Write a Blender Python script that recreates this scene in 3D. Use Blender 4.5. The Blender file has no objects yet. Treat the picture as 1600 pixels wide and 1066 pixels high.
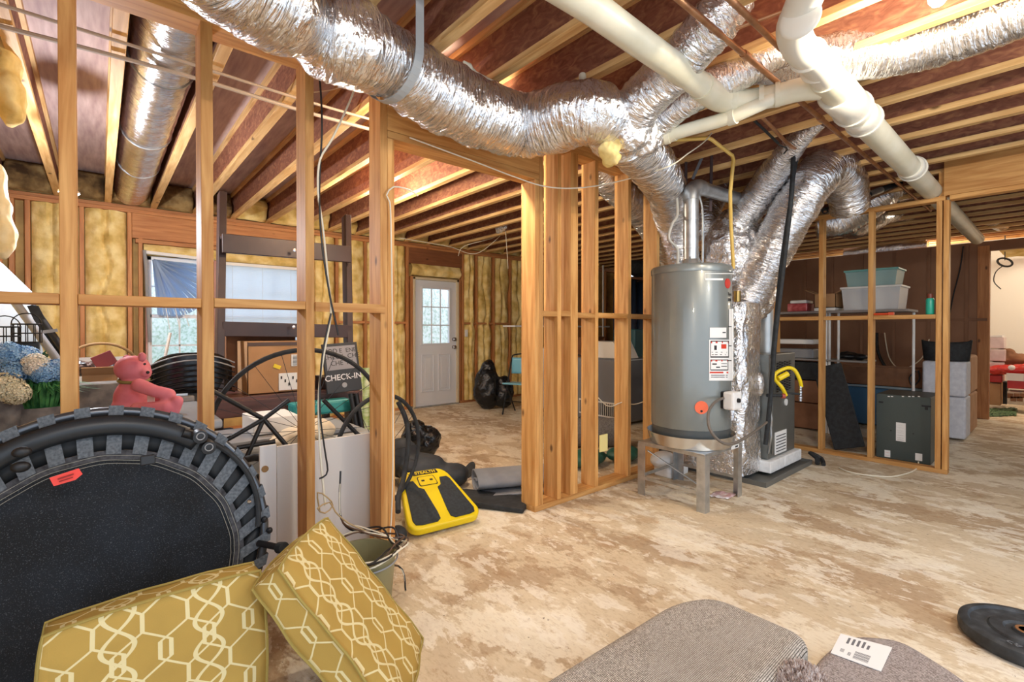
import bpy, math, random
from mathutils import Vector as V, Matrix, noise, Quaternion
random.seed(7)
S = bpy.context.scene; COL = S.collection
PI = math.pi
# ---------------------------------------------------------------- camera
F_PX, YAW, PITCH, CY, EYE = 751.27, math.radians(40.66), math.radians(.474), 521.5, 1.24
cam = bpy.data.objects.new('camera', bpy.data.cameras.new('camera')); COL.objects.link(cam)
cam.data.sensor_width = 36; cam.data.lens = F_PX/1600*36
cam.data.shift_y = (CY-533)/1600
cam.location = (0, 0, EYE)
cam.rotation_euler = (PI/2-PITCH, 0, -YAW)
cam.data.clip_start = .05
S.camera = cam
# ---------------------------------------------------------------- world, exposure
S.view_settings.view_transform = 'Standard'; S.view_settings.look = 'None'
S.view_settings.gamma = 1; S.view_settings.use_curve_mapping = False
S.view_settings.exposure = 0.45
w = bpy.data.worlds.new('world'); S.world = w; w.use_nodes = True
bg = w.node_tree.nodes['Background']; bg.inputs[0].default_value = (.72, .84, 1, 1); bg.inputs[1].default_value = 1.35
def lamp(name, loc, power, col=(1, .84, .63), r=.035):
    l = bpy.data.lights.new(name, 'POINT'); l.energy = power; l.color = col; l.shadow_soft_size = r
    o = bpy.data.objects.new(name, l); COL.objects.link(o); o.location = loc; return o
# ---------------------------------------------------------------- photo-to-place helpers
FW = V((math.sin(YAW)*math.cos(PITCH), math.cos(YAW)*math.cos(PITCH), -math.sin(PITCH)))
RT = V((math.cos(YAW), -math.sin(YAW), 0)); UP = RT.cross(FW); EYEV = V((0, 0, EYE))
def ray(x, y): return FW+RT*((x-800)/F_PX)-UP*((y-CY)/F_PX)
def atz(x, y, z): d = ray(x, y); return EYEV+d*((z-EYE)/d.z)
def aty(x, y, Y): d = ray(x, y); return EYEV+d*(Y/d.y)
def atx(x, y, X): d = ray(x, y); return EYEV+d*(X/d.x)
def atd(x, y, D): return EYEV+ray(x, y)*D
# ---------------------------------------------------------------- mesh helpers
class M:
    def __init__(s): s.v = []; s.f = []
    def add(s, vs, fs):
        n = len(s.v); s.v += [V(a) for a in vs]; s.f += [tuple(i+n for i in f) for f in fs]; return s
    def frame(s, o, ex, ey, ez, hx, hy, hz):
        o, ex, ey, ez = V(o), V(ex).normalized(), V(ey).normalized(), V(ez).normalized()
        vs = [o+ex*(a*hx)+ey*(b*hy)+ez*(c*hz) for a in (-1, 1) for b in (-1, 1) for c in (-1, 1)]
        return s.add(vs, [(0, 1, 3, 2), (4, 6, 7, 5), (0, 4, 5, 1), (2, 3, 7, 6), (0, 2, 6, 4), (1, 5, 7, 3)])
    def bx(s, x0, x1, y0, y1, z0, z1):
        return s.frame(((x0+x1)/2, (y0+y1)/2, (z0+z1)/2), (1, 0, 0), (0, 1, 0), (0, 0, 1), abs(x1-x0)/2, abs(y1-y0)/2, abs(z1-z0)/2)
    def beam(s, a, b, w_, h_, up=(0, 0, 1)):
        a, b = V(a), V(b); d = (b-a); u = V(up); r = d.cross(u)
        if r.length < 1e-5: r = d.cross(V((1, 0, 0)))
        r.normalize(); u = r.cross(d).normalized()
        return s.frame((a+b)/2, d, r, u, d.length/2, w_/2, h_/2)
    def tube(s, pts, r, n=10, caps=True, closed=False, fn=None):
        pts = [V(p) for p in pts]; N = len(pts); rr = r if isinstance(r, (list, tuple)) else [r]*N
        vs = []; u = None; L = 0; s.co = []
        for i, p in enumerate(pts):
            a = pts[(i-1) % N] if closed else pts[max(i-1, 0)]; b = pts[(i+1) % N] if closed else pts[min(i+1, N-1)]
            t = (b-a)
            t = t.normalized() if t.length > 1e-9 else V((0, 0, 1))
            if u is None:
                u = t.orthogonal().normalized()
            else:
                u = (u-t*u.dot(t)); u = u.normalized() if u.length > 1e-6 else t.orthogonal().normalized()
            q = t.cross(u)
            if i: L += (p-pts[i-1]).length
            for k in range(n):
                an = 2*PI*k/n; R = rr[i]
                d = u*math.cos(an)+q*math.sin(an)
                if fn: R = R*fn(p+d*R, L, an)
                vs.append(p+d*R); s.co += [L, math.cos(an), math.sin(an)]
        fs = []
        for i in range(N if closed else N-1):
            j = (i+1) % N
            for k in range(n):
                k2 = (k+1) % n; fs.append((i*n+k, j*n+k, j*n+k2, i*n+k2))
        if caps and not closed:
            fs.append(tuple(range(n-1, -1, -1))); fs.append(tuple((N-1)*n+k for k in range(n)))
        return s.add(vs, fs)
    def lathe(s, prof, o=(0, 0, 0), n=28, ax=(0, 0, 1), sx=1, sy=1):
        o = V(o); q = V((0, 0, 1)).rotation_difference(V(ax).normalized()); vs = []
        for (r, z) in prof:
            for k in range(n):
                a = 2*PI*k/n; vs.append(o+q @ V((r*sx*math.cos(a), r*sy*math.sin(a), z)))
        fs = [(i*n+k, i*n+(k+1) % n, (i+1)*n+(k+1) % n, (i+1)*n+k) for i in range(len(prof)-1) for k in range(n)]
        if prof[0][0] > 1e-4: fs.append(tuple(range(n-1, -1, -1)))
        if prof[-1][0] > 1e-4: fs.append(tuple((len(prof)-1)*n+k for k in range(n)))
        return s.add(vs, fs)
    def cyl(s, a, b, r, n=16, r2=None): return s.tube([a, b], [r, r if r2 is None else r2], n)
    def prism(s, poly, o, ex, ey, t):
        o, ex, ey = V(o), V(ex).normalized(), V(ey).normalized(); ez = ex.cross(ey); n = len(poly)
        vs = [o+ex*a+ey*b for a, b in poly]+[o+ex*a+ey*b+ez*t for a, b in poly]
        fs = [tuple(range(n-1, -1, -1)), tuple(range(n, 2*n))]+[(i, (i+1) % n, (i+1) % n+n, i+n) for i in range(n)]
        return s.add(vs, fs)
    def ball(s, c, r, n=14, rot=None):
        r = r if isinstance(r, (tuple, list)) else (r, r, r); c = V(c); vs = []; fs = []
        m = n//2
        for i in range(m+1):
            p = PI*i/m
            for k in range(n):
                a = 2*PI*k/n; d = V((r[0]*math.sin(p)*math.cos(a), r[1]*math.sin(p)*math.sin(a), r[2]*math.cos(p)))
                if rot: d = rot @ d
                vs.append(c+d)
        for i in range(m):
            for k in range(n): fs.append((i*n+k, (i+1)*n+k, (i+1)*n+(k+1) % n, i*n+(k+1) % n))
        return s.add(vs, fs)
    def grid(s, fn, nu, nv):
        vs = [fn(i/nu, j/nv) for i in range(nu+1) for j in range(nv+1)]
        return s.add(vs, [(i*(nv+1)+j, (i+1)*(nv+1)+j, (i+1)*(nv+1)+j+1, i*(nv+1)+j+1) for i in range(nu) for j in range(nv)])
    def obj(s, name, mat, parent=None, bev=0, seg=2, smooth=False, sub=0, solid=0, remesh=0, rough=0, rscale=6):
        me = bpy.data.meshes.new(name); o = bpy.data.objects.new(name, me); COL.objects.link(o)
        if parent is not None:
            org = parent['_o']; org = V(org); o.parent = parent
        else:
            xs = [a.x for a in s.v]; ys = [a.y for a in s.v]; zs = [a.z for a in s.v]
            org = V(((min(xs)+max(xs))/2, (min(ys)+max(ys))/2, min(zs))); o.location = org
        o['_o'] = tuple(org)
        if parent is not None: o['_o'] = tuple(org)
        me.from_pydata([tuple(a-org) for a in s.v], [], s.f); me.update()
        me.materials.append(mat)
        if mat.get('duct') and len(getattr(s, 'co', [])) == 3*len(s.v):
            at = me.attributes.new('duct_co', 'FLOAT_VECTOR', 'POINT'); at.data.foreach_set('vector', s.co)
        if remesh:
            m = o.modifiers.new('r', 'REMESH'); m.mode = 'VOXEL'; m.voxel_size = remesh; m.use_smooth_shade = True
            m = o.modifiers.new('s', 'SMOOTH'); m.iterations = 4; m.factor = .6
        if bev:
            m = o.modifiers.new('b', 'BEVEL'); m.width = bev; m.segments = seg; m.limit_method = 'ANGLE'; m.angle_limit = .6
        if solid:
            m = o.modifiers.new('t', 'SOLIDIFY'); m.thickness = solid; m.offset = 0
        if sub:
            m = o.modifiers.new('u', 'SUBSURF'); m.levels = sub; m.render_levels = sub
        if rough:
            tx = bpy.data.textures.new('c', 'CLOUDS'); tx.noise_scale = 1/rscale
            m = o.modifiers.new('d', 'DISPLACE'); m.texture = tx; m.strength = rough; m.texture_coords = 'LOCAL'; m.mid_level = .5
        if smooth or sub:
            me.polygons.foreach_set('use_smooth', [True]*len(me.polygons))
            if bev or not sub:
                try: me.set_sharp_from_angle(angle=.7)
                except Exception: pass
        return o
def tag(o, label, cat, group=None):
    o['label'] = label; o['category'] = cat
    if group: o['group'] = group
    return o
def st(o): o['kind'] = 'structure'; return o
def thing(name, label, cat, loc, group=None):
    o = bpy.data.objects.new(name, None); COL.objects.link(o); o.location = loc; o['_o'] = tuple(loc)
    o.empty_display_size = .05
    return tag(o, label, cat, group)
def spline(pts, step=.03, ws=None):
    """Catmull-Rom through pts, resampled; returns points (and interpolated weights)"""
    P = [V(p) for p in pts]; out = []; wo = []
    for i in range(len(P)-1):
        a = P[max(i-1, 0)]; b = P[i]; c = P[i+1]; d = P[min(i+2, len(P)-1)]
        n = max(2, int((c-b).length/step))
        for k in range(n):
            t = k/n
            out.append(.5*((2*b)+(c-a)*t+(2*a-5*b+4*c-d)*t*t+(3*b-a-3*c+d)*t**3))
            if ws: wo.append(ws[i]*(1-t)+ws[i+1]*t)
    out.append(P[-1])
    if ws: wo.append(ws[-1]); return out, wo
    return out
def wire(pts, r, mat, name='cable', parent=None, step=.03, n=6):
    return M().tube(spline(pts, step), r, n).obj(name, mat, parent, smooth=True)
def text(s, size, o, ex, ey, mat, parent, name='lettering', depth=.001, bold=0):
    cu = bpy.data.curves.new('t', 'FONT'); cu.body = s; cu.size = size; cu.align_x = 'CENTER'; cu.align_y = 'CENTER'; cu.extrude = depth; cu.offset = bold
    to = bpy.data.objects.new('t', cu); COL.objects.link(to)
    dg = bpy.context.evaluated_depsgraph_get(); dg.update()
    me = bpy.data.meshes.new_from_object(to.evaluated_get(dg)); bpy.data.objects.remove(to)
    ex, ey = V(ex).normalized(), V(ey).normalized(); ez = ex.cross(ey)
    m = M(); m.add([V(o)+ex*a.co.x+ey*a.co.y+ez*a.co.z for a in me.vertices], [tuple(p.vertices) for p in me.polygons])
    bpy.data.meshes.remove(me)
    return m.obj(name, mat, parent)
# ---------------------------------------------------------------- materials
def lin(c):
    if isinstance(c, str): c = tuple(int(c[i:i+2], 16) for i in (0, 2, 4))
    return tuple((a/255/12.92 if a/255 <= .04045 else ((a/255+.055)/1.055)**2.4) for a in c)+(1,)
def pm(name, c1, c2=None, c3=None, rough=.6, metal=0, sc=6, st_=(1, 1, 1), bump=0, bsc=None, det=4, lo=.35, hi=.65, rand=0, spec=.5, emit=0, trans=0, alpha=1, dist=0, coat=0, bd=.01):
    m = bpy.data.materials.new(name); m.use_nodes = True; nt = m.node_tree; N = nt.nodes; L = nt.links; b = N['Principled BSDF']
    b.inputs['Roughness'].default_value = rough; b.inputs['Metallic'].default_value = metal
    b.inputs['Specular IOR Level'].default_value = spec; b.inputs['Base Color'].default_value = lin(c1)
    b.inputs['Alpha'].default_value = alpha; b.inputs['Transmission Weight'].default_value = trans; b.inputs['Coat Weight'].default_value = coat
    if emit: b.inputs['Emission Color'].default_value = lin(c1); b.inputs['Emission Strength'].default_value = emit
    if c2 or bump or rand:
        tc = N.new('ShaderNodeTexCoord'); mp = N.new('ShaderNodeMapping'); mp.inputs['Scale'].default_value = st_
        L.new(tc.outputs['Object'], mp.inputs[0]); oi = N.new('ShaderNodeObjectInfo')
        vm = N.new('ShaderNodeVectorMath'); vm.operation = 'MULTIPLY_ADD'; vm.inputs[1].default_value = (37, 23, 51)
        L.new(oi.outputs['Random'], vm.inputs[0]); L.new(mp.outputs[0], vm.inputs[2])
        nz = N.new('ShaderNodeTexNoise'); nz.inputs['Scale'].default_value = sc; nz.inputs['Detail'].default_value = det; nz.inputs['Distortion'].default_value = dist
        L.new(vm.outputs[0], nz.inputs['Vector'])
        src = None
        if c2:
            rp = N.new('ShaderNodeValToRGB'); L.new(nz.outputs['Fac'], rp.inputs[0]); e = rp.color_ramp.elements
            e[0].position = lo; e[1].position = hi; e[0].color = lin(c1); e[1].color = lin(c2)
            if c3: k = e.new((lo+hi)/2); k.color = lin(c3)
            src = rp.outputs[0]; L.new(src, b.inputs['Base Color'])
            if rand:
                hs = N.new('ShaderNodeHueSaturation'); mr = N.new('ShaderNodeMapRange'); L.new(oi.outputs['Random'], mr.inputs[0])
                mr.inputs[3].default_value = 1-rand; mr.inputs[4].default_value = 1+rand; L.new(mr.outputs[0], hs.inputs['Value'])
                L.new(src, hs.inputs['Color']); L.new(hs.outputs[0], b.inputs['Base Color'])
        if bump:
            nb = nz
            if bsc:
                nb = N.new('ShaderNodeTexNoise'); nb.inputs['Scale'].default_value = bsc; nb.inputs['Detail'].default_value = 3; L.new(vm.outputs[0], nb.inputs['Vector'])
            bp = N.new('ShaderNodeBump'); bp.inputs['Strength'].default_value = bump; bp.inputs['Distance'].default_value = bd
            L.new(nb.outputs['Fac'], bp.inputs['Height']); L.new(bp.outputs[0], b.inputs['Normal'])
    return m
def wood(name, c1, c2, ax, rough=.6, rand=.14):
    """lumber: stretched grain along axis ax, growth bands, scattered knots"""
    s = [14, 14, 14]; s[ax] = 1.1
    m = pm(name, c1, c2, rough=rough, sc=2.2, st_=tuple(s), bump=.15, det=6, lo=.3, hi=.72, rand=rand, dist=.6)
    nt = m.node_tree; N = nt.nodes; L = nt.links; b = N['Principled BSDF']
    vo = N.new('ShaderNodeTexVoronoi'); vo.inputs['Scale'].default_value = 3.2
    mp = N.new('ShaderNodeMapping'); t = [1.6, 1.6, 1.6]; t[ax] = .8; mp.inputs['Scale'].default_value = t
    tc = [n for n in N if n.type == 'TEX_COORD'][0]; L.new(tc.outputs['Object'], mp.inputs[0])
    va = N.new('ShaderNodeVectorMath'); va.operation = 'MULTIPLY_ADD'; va.inputs[1].default_value = (11, 17, 29)
    oi = [n for n in N if n.type == 'OBJECT_INFO'][0]
    L.new(oi.outputs['Random'], va.inputs[0]); L.new(mp.outputs[0], va.inputs[2]); L.new(va.outputs[0], vo.inputs['Vector'])
    r = N.new('ShaderNodeValToRGB'); r.color_ramp.elements[0].position = .035; r.color_ramp.elements[1].position = .09
    r.color_ramp.elements[0].color = lin('5a3818'); r.color_ramp.elements[1].color = (1, 1, 1, 1)
    L.new(vo.outputs['Distance'], r.inputs[0]); src = b.inputs['Base Color'].links[0].from_socket
    mx = N.new('ShaderNodeMix'); mx.data_type = 'RGBA'; mx.blend_type = 'MULTIPLY'; mx.inputs[0].default_value = .8
    L.new(src, mx.inputs[6]); L.new(r.outputs[0], mx.inputs[7]); L.new(mx.outputs[2], b.inputs['Base Color'])
    return m
SX, SY, SZ = [wood('stud_wood_'+'xyz'[a], 'b67a3a', 'dfac68', a) for a in range(3)]
OX, OZ = [wood('old_wood_'+'xyz'[a], 'a5683a', 'c98e58', a) for a in (0, 2)]
FLG = wood('flange_wood', 'c49458', 'efca8e', 1)
OSB = pm('strand_board', '7c4c38', 'b07c58', '945f48', rough=.75, sc=26, st_=(1, .5, 1), bump=.25, det=5, lo=.3, hi=.7, rand=.1, dist=1.2)
PLY = pm('plywood_subfloor', 'a88c88', 'cfb6ae', 'bda29a', rough=.75, sc=3, st_=(9, 1, 1), bump=.08, det=6, lo=.3, hi=.72)
INS = pm('insulation', 'c4a458', 'f6e2a4', 'e2c67e', rough=.95, sc=7, det=6, bump=.6, bd=.03, lo=.28, hi=.66, spec=.1)
INSB = pm('insulation_brown', '5b4630', 'b49a68', '8b7048', rough=.95, sc=7, det=6, bump=.6, bd=.03, spec=.1)
KRAFT = pm('sheathing', 'a88a55', 'caa868', rough=.9, sc=5)
FOIL = pm('foil', 'e4e4e6', 'f8f8f8', rough=.17, metal=.95, sc=24, bump=.8, bd=.018, det=5, dist=1.6)
FOIL2 = pm('foil_smooth', 'dcdce0', 'f2f2f4', rough=.22, metal=1, sc=16, bump=.7, bd=.015, det=4, dist=.5)
def ducted(m, k=70, st=.9):
    m['duct'] = 1; nt = m.node_tree; N = nt.nodes; L = nt.links; b = N['Principled BSDF']; old = b.inputs['Normal'].links[0].from_socket
    a = N.new('ShaderNodeAttribute'); a.attribute_name = 'duct_co'; mp = N.new('ShaderNodeMapping'); mp.inputs['Scale'].default_value = (k, 1.9, 1.9); L.new(a.outputs['Vector'], mp.inputs[0])
    nz = N.new('ShaderNodeTexNoise'); nz.inputs['Scale'].default_value = 1; nz.inputs['Detail'].default_value = 4; nz.inputs['Distortion'].default_value = .5; L.new(mp.outputs[0], nz.inputs['Vector'])
    bp = N.new('ShaderNodeBump'); bp.inputs['Strength'].default_value = st; bp.inputs['Distance'].default_value = .02; L.new(nz.outputs['Fac'], bp.inputs['Height']); L.new(old, bp.inputs['Normal']); L.new(bp.outputs[0], b.inputs['Normal']); return m
FOILD = ducted(pm('foil_duct', 'e2e2e4', 'f6f6f6', rough=.2, metal=.95, sc=20, bump=.4, bd=.015, det=4, dist=1.2)); FOILD2 = ducted(pm('foil_duct_smooth', 'dcdce0', 'f2f2f4', rough=.2, metal=1, sc=12, bump=.3, bd=.012, det=4), 90, .5)
GALV = pm('galvanized', 'a9adb0', 'c6cacc', rough=.36, metal=.85, sc=14)
PVC = pm('pvc', 'd4d0b8', 'e2dfcc', rough=.38, sc=5)
PVCW = pm('pvc_white', 'dcdad0', rough=.35)
COP = pm('copper', '9c7050', 'c4946e', rough=.42, metal=.75, sc=10)
BLK = pm('black_plastic', '17181b', rough=.45)
BLK2 = pm('black_rubber', '1e2022', '2c2f32', rough=.75, sc=30)
BLKG = pm('black_gloss', '101114', rough=.16)
WHT = pm('white_paint', 'e6e6e4', rough=.45)
WIRE = pm('white_cable', 'e4ddc8', rough=.5)
GREY = pm('grey_plastic', '8f9194', rough=.4)
CARD = pm('cardboard', 'a88058', 'b48c64', rough=.85, sc=5)
CARDD = pm('cardboard_dark', '7c543a', '90664a', rough=.85, sc=5)
YEL = pm('yellow_plastic', 'e8cc14', rough=.38)
RED = pm('red_plastic', 'b82420', 'c83a30', rough=.4, sc=6)
CHROME = pm('chrome', 'd8d8dc', rough=.18, metal=1)
DARKW = pm('espresso_wood', '2e2024', '42302f', rough=.42, sc=3, st_=(1, 1, 1))
TEAL = pm('teal_plastic', '2f8e8c', rough=.35)
BLUE = pm('light_blue_plastic', '7cc0d8', rough=.25)
PAPER = pm('paper', 'ececea', rough=.7)
INK = pm('ink', '2a2a2c', rough=.7)
INKR = pm('red_ink', 'cc3a22', rough=.7)
ORG = pm('orange_sticker', 'f0704a', rough=.5)
# ================================================================ SETTING
H, TOPZ, YA, XB, YF, XR = 2.60, 2.90, 2.36, 5.49, 6.72, 9.3
def floor_mat():
    m = bpy.data.materials.new('concrete_slab'); m.use_nodes = True; nt = m.node_tree; N = nt.nodes; L = nt.links; b = N['Principled BSDF']
    b.inputs['Roughness'].default_value = .72
    tc = N.new('ShaderNodeTexCoord')
    def nz(sc, det, dist=0, st_=(1, 1, 1), rot=0):
        mp = N.new('ShaderNodeMapping'); mp.inputs['Scale'].default_value = st_; mp.inputs['Rotation'].default_value = (0, 0, rot)
        L.new(tc.outputs['Object'], mp.inputs[0])
        n = N.new('ShaderNodeTexNoise'); n.inputs['Scale'].default_value = sc; n.inputs['Detail'].default_value = det; n.inputs['Distortion'].default_value = dist
        n.inputs['Roughness'].default_value = .68
        L.new(mp.outputs[0], n.inputs['Vector']); return n
    def ramp(n, *st_):
        r = N.new('ShaderNodeValToRGB'); L.new(n.outputs['Fac'], r.inputs[0]); e = r.color_ramp.elements
        e[0].position, e[0].color = st_[0][0], lin(st_[0][1]); e[1].position, e[1].color = st_[-1][0], lin(st_[-1][1])
        for p, c in st_[1:-1]: k = e.new(p); k.color = lin(c)
        return r
    def mix(f, a, c, mode='MIX'):
        x = N.new('ShaderNodeMix'); x.data_type = 'RGBA'; x.blend_type = mode
        if hasattr(f, 'outputs'): L.new(f.outputs[0], x.inputs[0])
        else: x.inputs[0].default_value = f
        L.new(a, x.inputs[6])
        if isinstance(c, str): x.inputs[7].default_value = lin(c)
        else: L.new(c, x.inputs[7])
        return x.outputs[2]
    base = ramp(nz(1.1, 8, .3), (.3, 'c2ae92'), (.5, 'd2c0a2'), (.7, 'dccdb2'))
    br = ramp(nz(1.5, 14, .15, (1.25, .85, 1), .2), (.515, '000000'), (.545, 'c8c8c8'))
    c = mix(br, base.outputs[0], 'a38462')
    br2 = ramp(nz(5.2, 12, .2, (1.3, .8, 1), .2), (.55, '000000'), (.585, 'b0b0b0'))
    c = mix(br2, c, 'a5825c')
    wt = ramp(nz(2.1, 14, .15, (1.2, .85, 1), .3), (.52, '000000'), (.55, 'e8e8e8'))
    c = mix(wt, c, 'ece2cc')
    wt2 = ramp(nz(6.5, 13, .3, (1.5, .7, 1), .25), (.54, '000000'), (.565, 'd0d0d0'))
    c = mix(wt2, c, 'efe7d6')
    fine = ramp(nz(40, 6, .4, (1.6, .6, 1), .2), (.3, 'c0ac94'), (.5, 'ffffff'))
    c = mix(.5, c, fine.outputs[0], 'MULTIPLY')
    sp = ramp(nz(34, 3), (.70, 'ffffff'), (.735, '5c4430'))
    c = mix(.8, c, sp.outputs[0], 'MULTIPLY')
    L.new(c, b.inputs['Base Color'])
    bp = N.new('ShaderNodeBump'); bp.inputs['Strength'].default_value = .25; bp.inputs['Distance'].default_value = .01
    L.new(nz(14, 6).outputs['Fac'], bp.inputs['Height']); L.new(bp.outputs[0], b.inputs['Normal'])
    return m
FLOOR = floor_mat()
st(M().bx(-1.2, 13, -2.2, 6.9, -.1, 0).obj('floor', FLOOR))
st(M().bx(-1.0, 13, -1.2, 6.9, TOPZ, TOPZ+.03).obj('ceiling', PLY))
st(M().bx(4.6, 13, -1.42, -1.40, 0, TOPZ).obj('wall_light_block', pm('concrete_wall', 'a8a49c', 'bcb8b0', rough=.9, sc=2)))  # unseen wall added to block sky light from the right
DW = pm('dark_drywall', '84604a', '9a745c', rough=.85, sc=1.2)
WW = pm('white_drywall', 'e9e6dc', rough=.85)
# window wall: sheathing with openings
m = M(); y0, y1 = YF+.092, YF+.12
WX = [(.41, 1.02), (1.12, 2.06)]; WZ = (.72, 2.07); DX = (3.74, 4.58)
m.bx(-.8, .41, y0, y1, 0, TOPZ); m.bx(1.02, 1.12, y0, y1, WZ[0], WZ[1]); m.bx(.41, 2.06, y0, y1, 0, WZ[0]); m.bx(.41, 2.06, y0, y1, WZ[1], TOPZ)
m.bx(2.06, DX[0], y0, y1, 0, TOPZ); m.bx(*DX, y0, y1, 2.07, TOPZ); m.bx(DX[1], 9.3, y0, y1, 0, TOPZ)
st(m.obj('wall_back', KRAFT))
st(M().bx(-.80, -.77, 1.2, YF+.12, 0, TOPZ).obj('wall_left', KRAFT))
# dark storage wall with doorway, white room beyond
m = M(); m.bx(XR, XR+.11, .74, YF+.1, 0, 2.46); m.bx(XR, XR+.11, -.35, .74, 2.33, 2.46); m.bx(XR, XR+.11, -1.5, -.35, 0, 2.46)
st(m.obj('wall_right', DW))
m = M()
for i in range(14): m.bx(XR-.02, XR-.001, .95+i*.41, .988+i*.41, 0, 2.45)
m.bx(XR-.022, XR-.001, .76, 6.6, 1.36, 1.40)
st(m.obj('trim_1', DW))
st(M().bx(XR-.012, XR-.001, .74, .86, 0, 2.40).obj('trim_2', OZ, bev=.003))
st(M().bx(11.6, 11.7, -3, 5, 0, TOPZ).obj('wall_far_right', WW))
# ---------------- windows
OUT = pm('window_glass', 'ffffff', rough=.02, trans=1, alpha=.12)
FRM = pm('window_vinyl', 'e8eaec', rough=.4)
def window(name, x0, x1):
    z0, z1 = WZ; e = bpy.data.objects.new(name, None); COL.objects.link(e); e.location = ((x0+x1)/2, YF+.1, z0); e['_o'] = tuple(e.location); st(e)
    m = M(); t = .045
    for a in ((x0, x0+t, z0, z1), (x1-t, x1, z0, z1), (x0, x1, z0, z0+t), (x0, x1, z1-t, z1), (x0, x1, (z0+z1)/2-.02, (z0+z1)/2+.02)): m.bx(a[0], a[1], YF+.06, YF+.11, a[2], a[3])
    wf = m.obj('window_frame', FRM, e, bev=.004)
    m = M(); n = 3 if x1-x0 > .8 else 2
    for i in range(1, n): x = x0+t+(x1-x0-2*t)*i/n; m.bx(x-.008, x+.008, YF+.082, YF+.092, z0+t, z1-t)
    for k in (.25, .75): z = z0+(z1-z0)*k; m.bx(x0+t, x1-t, YF+.082, YF+.092, z-.008, z+.008)
    m.obj('muntin', FRM, wf)
    M().bx(x0+t, x1-t, YF+.086, YF+.09, z0+t, z1-t).obj('pane', OUT, wf)
window('window_1', *WX[0]); window('window_2', *WX[1])
JB = pm('window_jamb_paint', 'b88478', 'c89a8c', rough=.6, sc=3)
m = M()
for x in (.40, 1.02, 2.05): m.bx(x-.005 if x < 1 else x, x+.035 if x > 1 else x+.01, YF+.0, YF+.08, WZ[0], WZ[1])
m.bx(1.02, 1.12, YF+.0, YF+.08, WZ[0], WZ[1]); m.bx(.38, 2.10, YF-.02, YF+.08, WZ[0]-.03, WZ[0])
st(m.obj('trim_3', JB, bev=.003))
# ---------------- outdoors
GRS = pm('lawn', 'c4d2c4', 'eef4ee', rough=.9, sc=6)
st(M().bx(-9, 30, 6.95, 30, -.3, -.12).obj('ground_outside', GRS))
LEAF = pm('leaves', 'b8c8b4', 'ffffff', 'e8f0ea', rough=.8, sc=16, bump=.6, det=6)
for i, (x, y, r, l) in enumerate([(-1.2, 13, 2.4, 'pale leafy bush seen through the left window'), (5.5, 12.5, 2.6, 'leafy tree crown seen through the door glass'), (1.2, 17, 2.0, 'bush seen behind the right window blind')]):
    m = M().ball((x, y, 1.3), (r, r*.8, r*.8), 40); tag(m.obj('shrub', LEAF, smooth=True, rough=.9, rscale=1.4), l, 'shrub')
# ================================================================ JOISTS
ordn = ['first', 'second', 'third', 'fourth', 'fifth', 'sixth', 'seventh', 'eighth', 'ninth', 'tenth', 'eleventh', 'twelfth', 'thirteenth', 'fourteenth', 'fifteenth', 'sixteenth', 'seventeenth', 'eighteenth', 'nineteenth', 'twentieth', 'twenty-first', 'twenty-second', 'twenty-third', 'twenty-fourth', 'twenty-fifth', 'twenty-sixth', 'twenty-seventh', 'twenty-eighth', 'twenty-ninth', 'thirtieth']
JX = [.08+.392*i for i in range(-2, 27)]
J0 = None
for i, x in enumerate(JX):
    lab = ordn[i]+' wooden I-joist counted from the left wall, brown strand-board web on a pale lumber flange'
    ya, yb = -1.0, YF+.05
    if J0 is None:
        J0 = thing('ceiling_joist', lab, 'joist', (x, ya, H), 'ceiling joists')
        PR = [M().bx(x-.006, x+.006, ya, yb, H+.036, TOPZ-.036).obj('web', OSB, J0),
              M().bx(x-.028, x+.028, ya, yb, H, H+.036).obj('bottom_flange', FLG, J0, bev=.003),
              M().bx(x-.028, x+.028, ya, yb, TOPZ-.037, TOPZ-.001).obj('top_flange', FLG, J0)]
        J0['_x'] = x
    else:
        r = J0.copy(); COL.objects.link(r); r.location.x = x; r['label'] = lab; r['_o'] = (x, ya, H)
        for c in PR: d = c.copy(); COL.objects.link(d); d.parent = r
# insulation stuffed between joist ends over the window wall
for i, x in enumerate(JX[:-6]):
    xm = x+.196; k = random.random()
    m = M().grid(lambda u, v: V((x+.03+.33*u, YF-.02-.10*math.sin(PI*v)*(.4+noise.noise(V((u*2+i*3, v*2, 0)))+.3), H+.01+.27*v)), 8, 8)
    tag(m.obj('rim_insulation', INS if i > 4 else INSB, smooth=True, solid=.02), ('brownish' if i <= 4 else 'yellow')+' fibreglass stuffed between joist ends over the back wall, %s bay from the left' % ordn[i], 'insulation', 'rim insulation')
# ================================================================ STUD WALL A (partition with opening)
zb = 1.352
A = thing('stud_partition', 'long open stud partition across the middle with a framed doorway opening', 'wall frame', (1.5, YA, 0))
def studA(x0, x1, z0=.038, z1=H-.076, name='stud'):
    return M().bx(x0, x1, YA+.0, YA+.14, z0, z1).obj(name, SZ, A, bev=.003)
XA = []
def xa(px): return aty(px, 600, YA).x
for l, r in ((94, 122), (316, 335)): studA(xa(l), xa(r)); XA.append((xa(l), xa(r)))
x = xa(492); studA(x-.04, x); XA.append((x-.04, x))
x1_ = xa(606); studA(x1_-.04, x1_); x2_ = xa(617); studA(x1_+.001, x2_, z1=2.255, name='trimmer'); XA.append((x1_-.04, x2_))
x3_ = xa(836); studA(x3_, x3_+.038, z1=2.255, name='trimmer'); studA(x3_+.039, x3_+.077); XA.append((x3_, x3_+.077))
for px, wd in ((877, .038), (903, .078), (935, .039), (986, .04), (1030, .04)):
    x = xa(px); studA(x-wd, x); XA.append((x-wd, x))
for x in (4.35, 4.75, 5.15): studA(x, x+.038); XA.append((x, x+.038))
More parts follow.
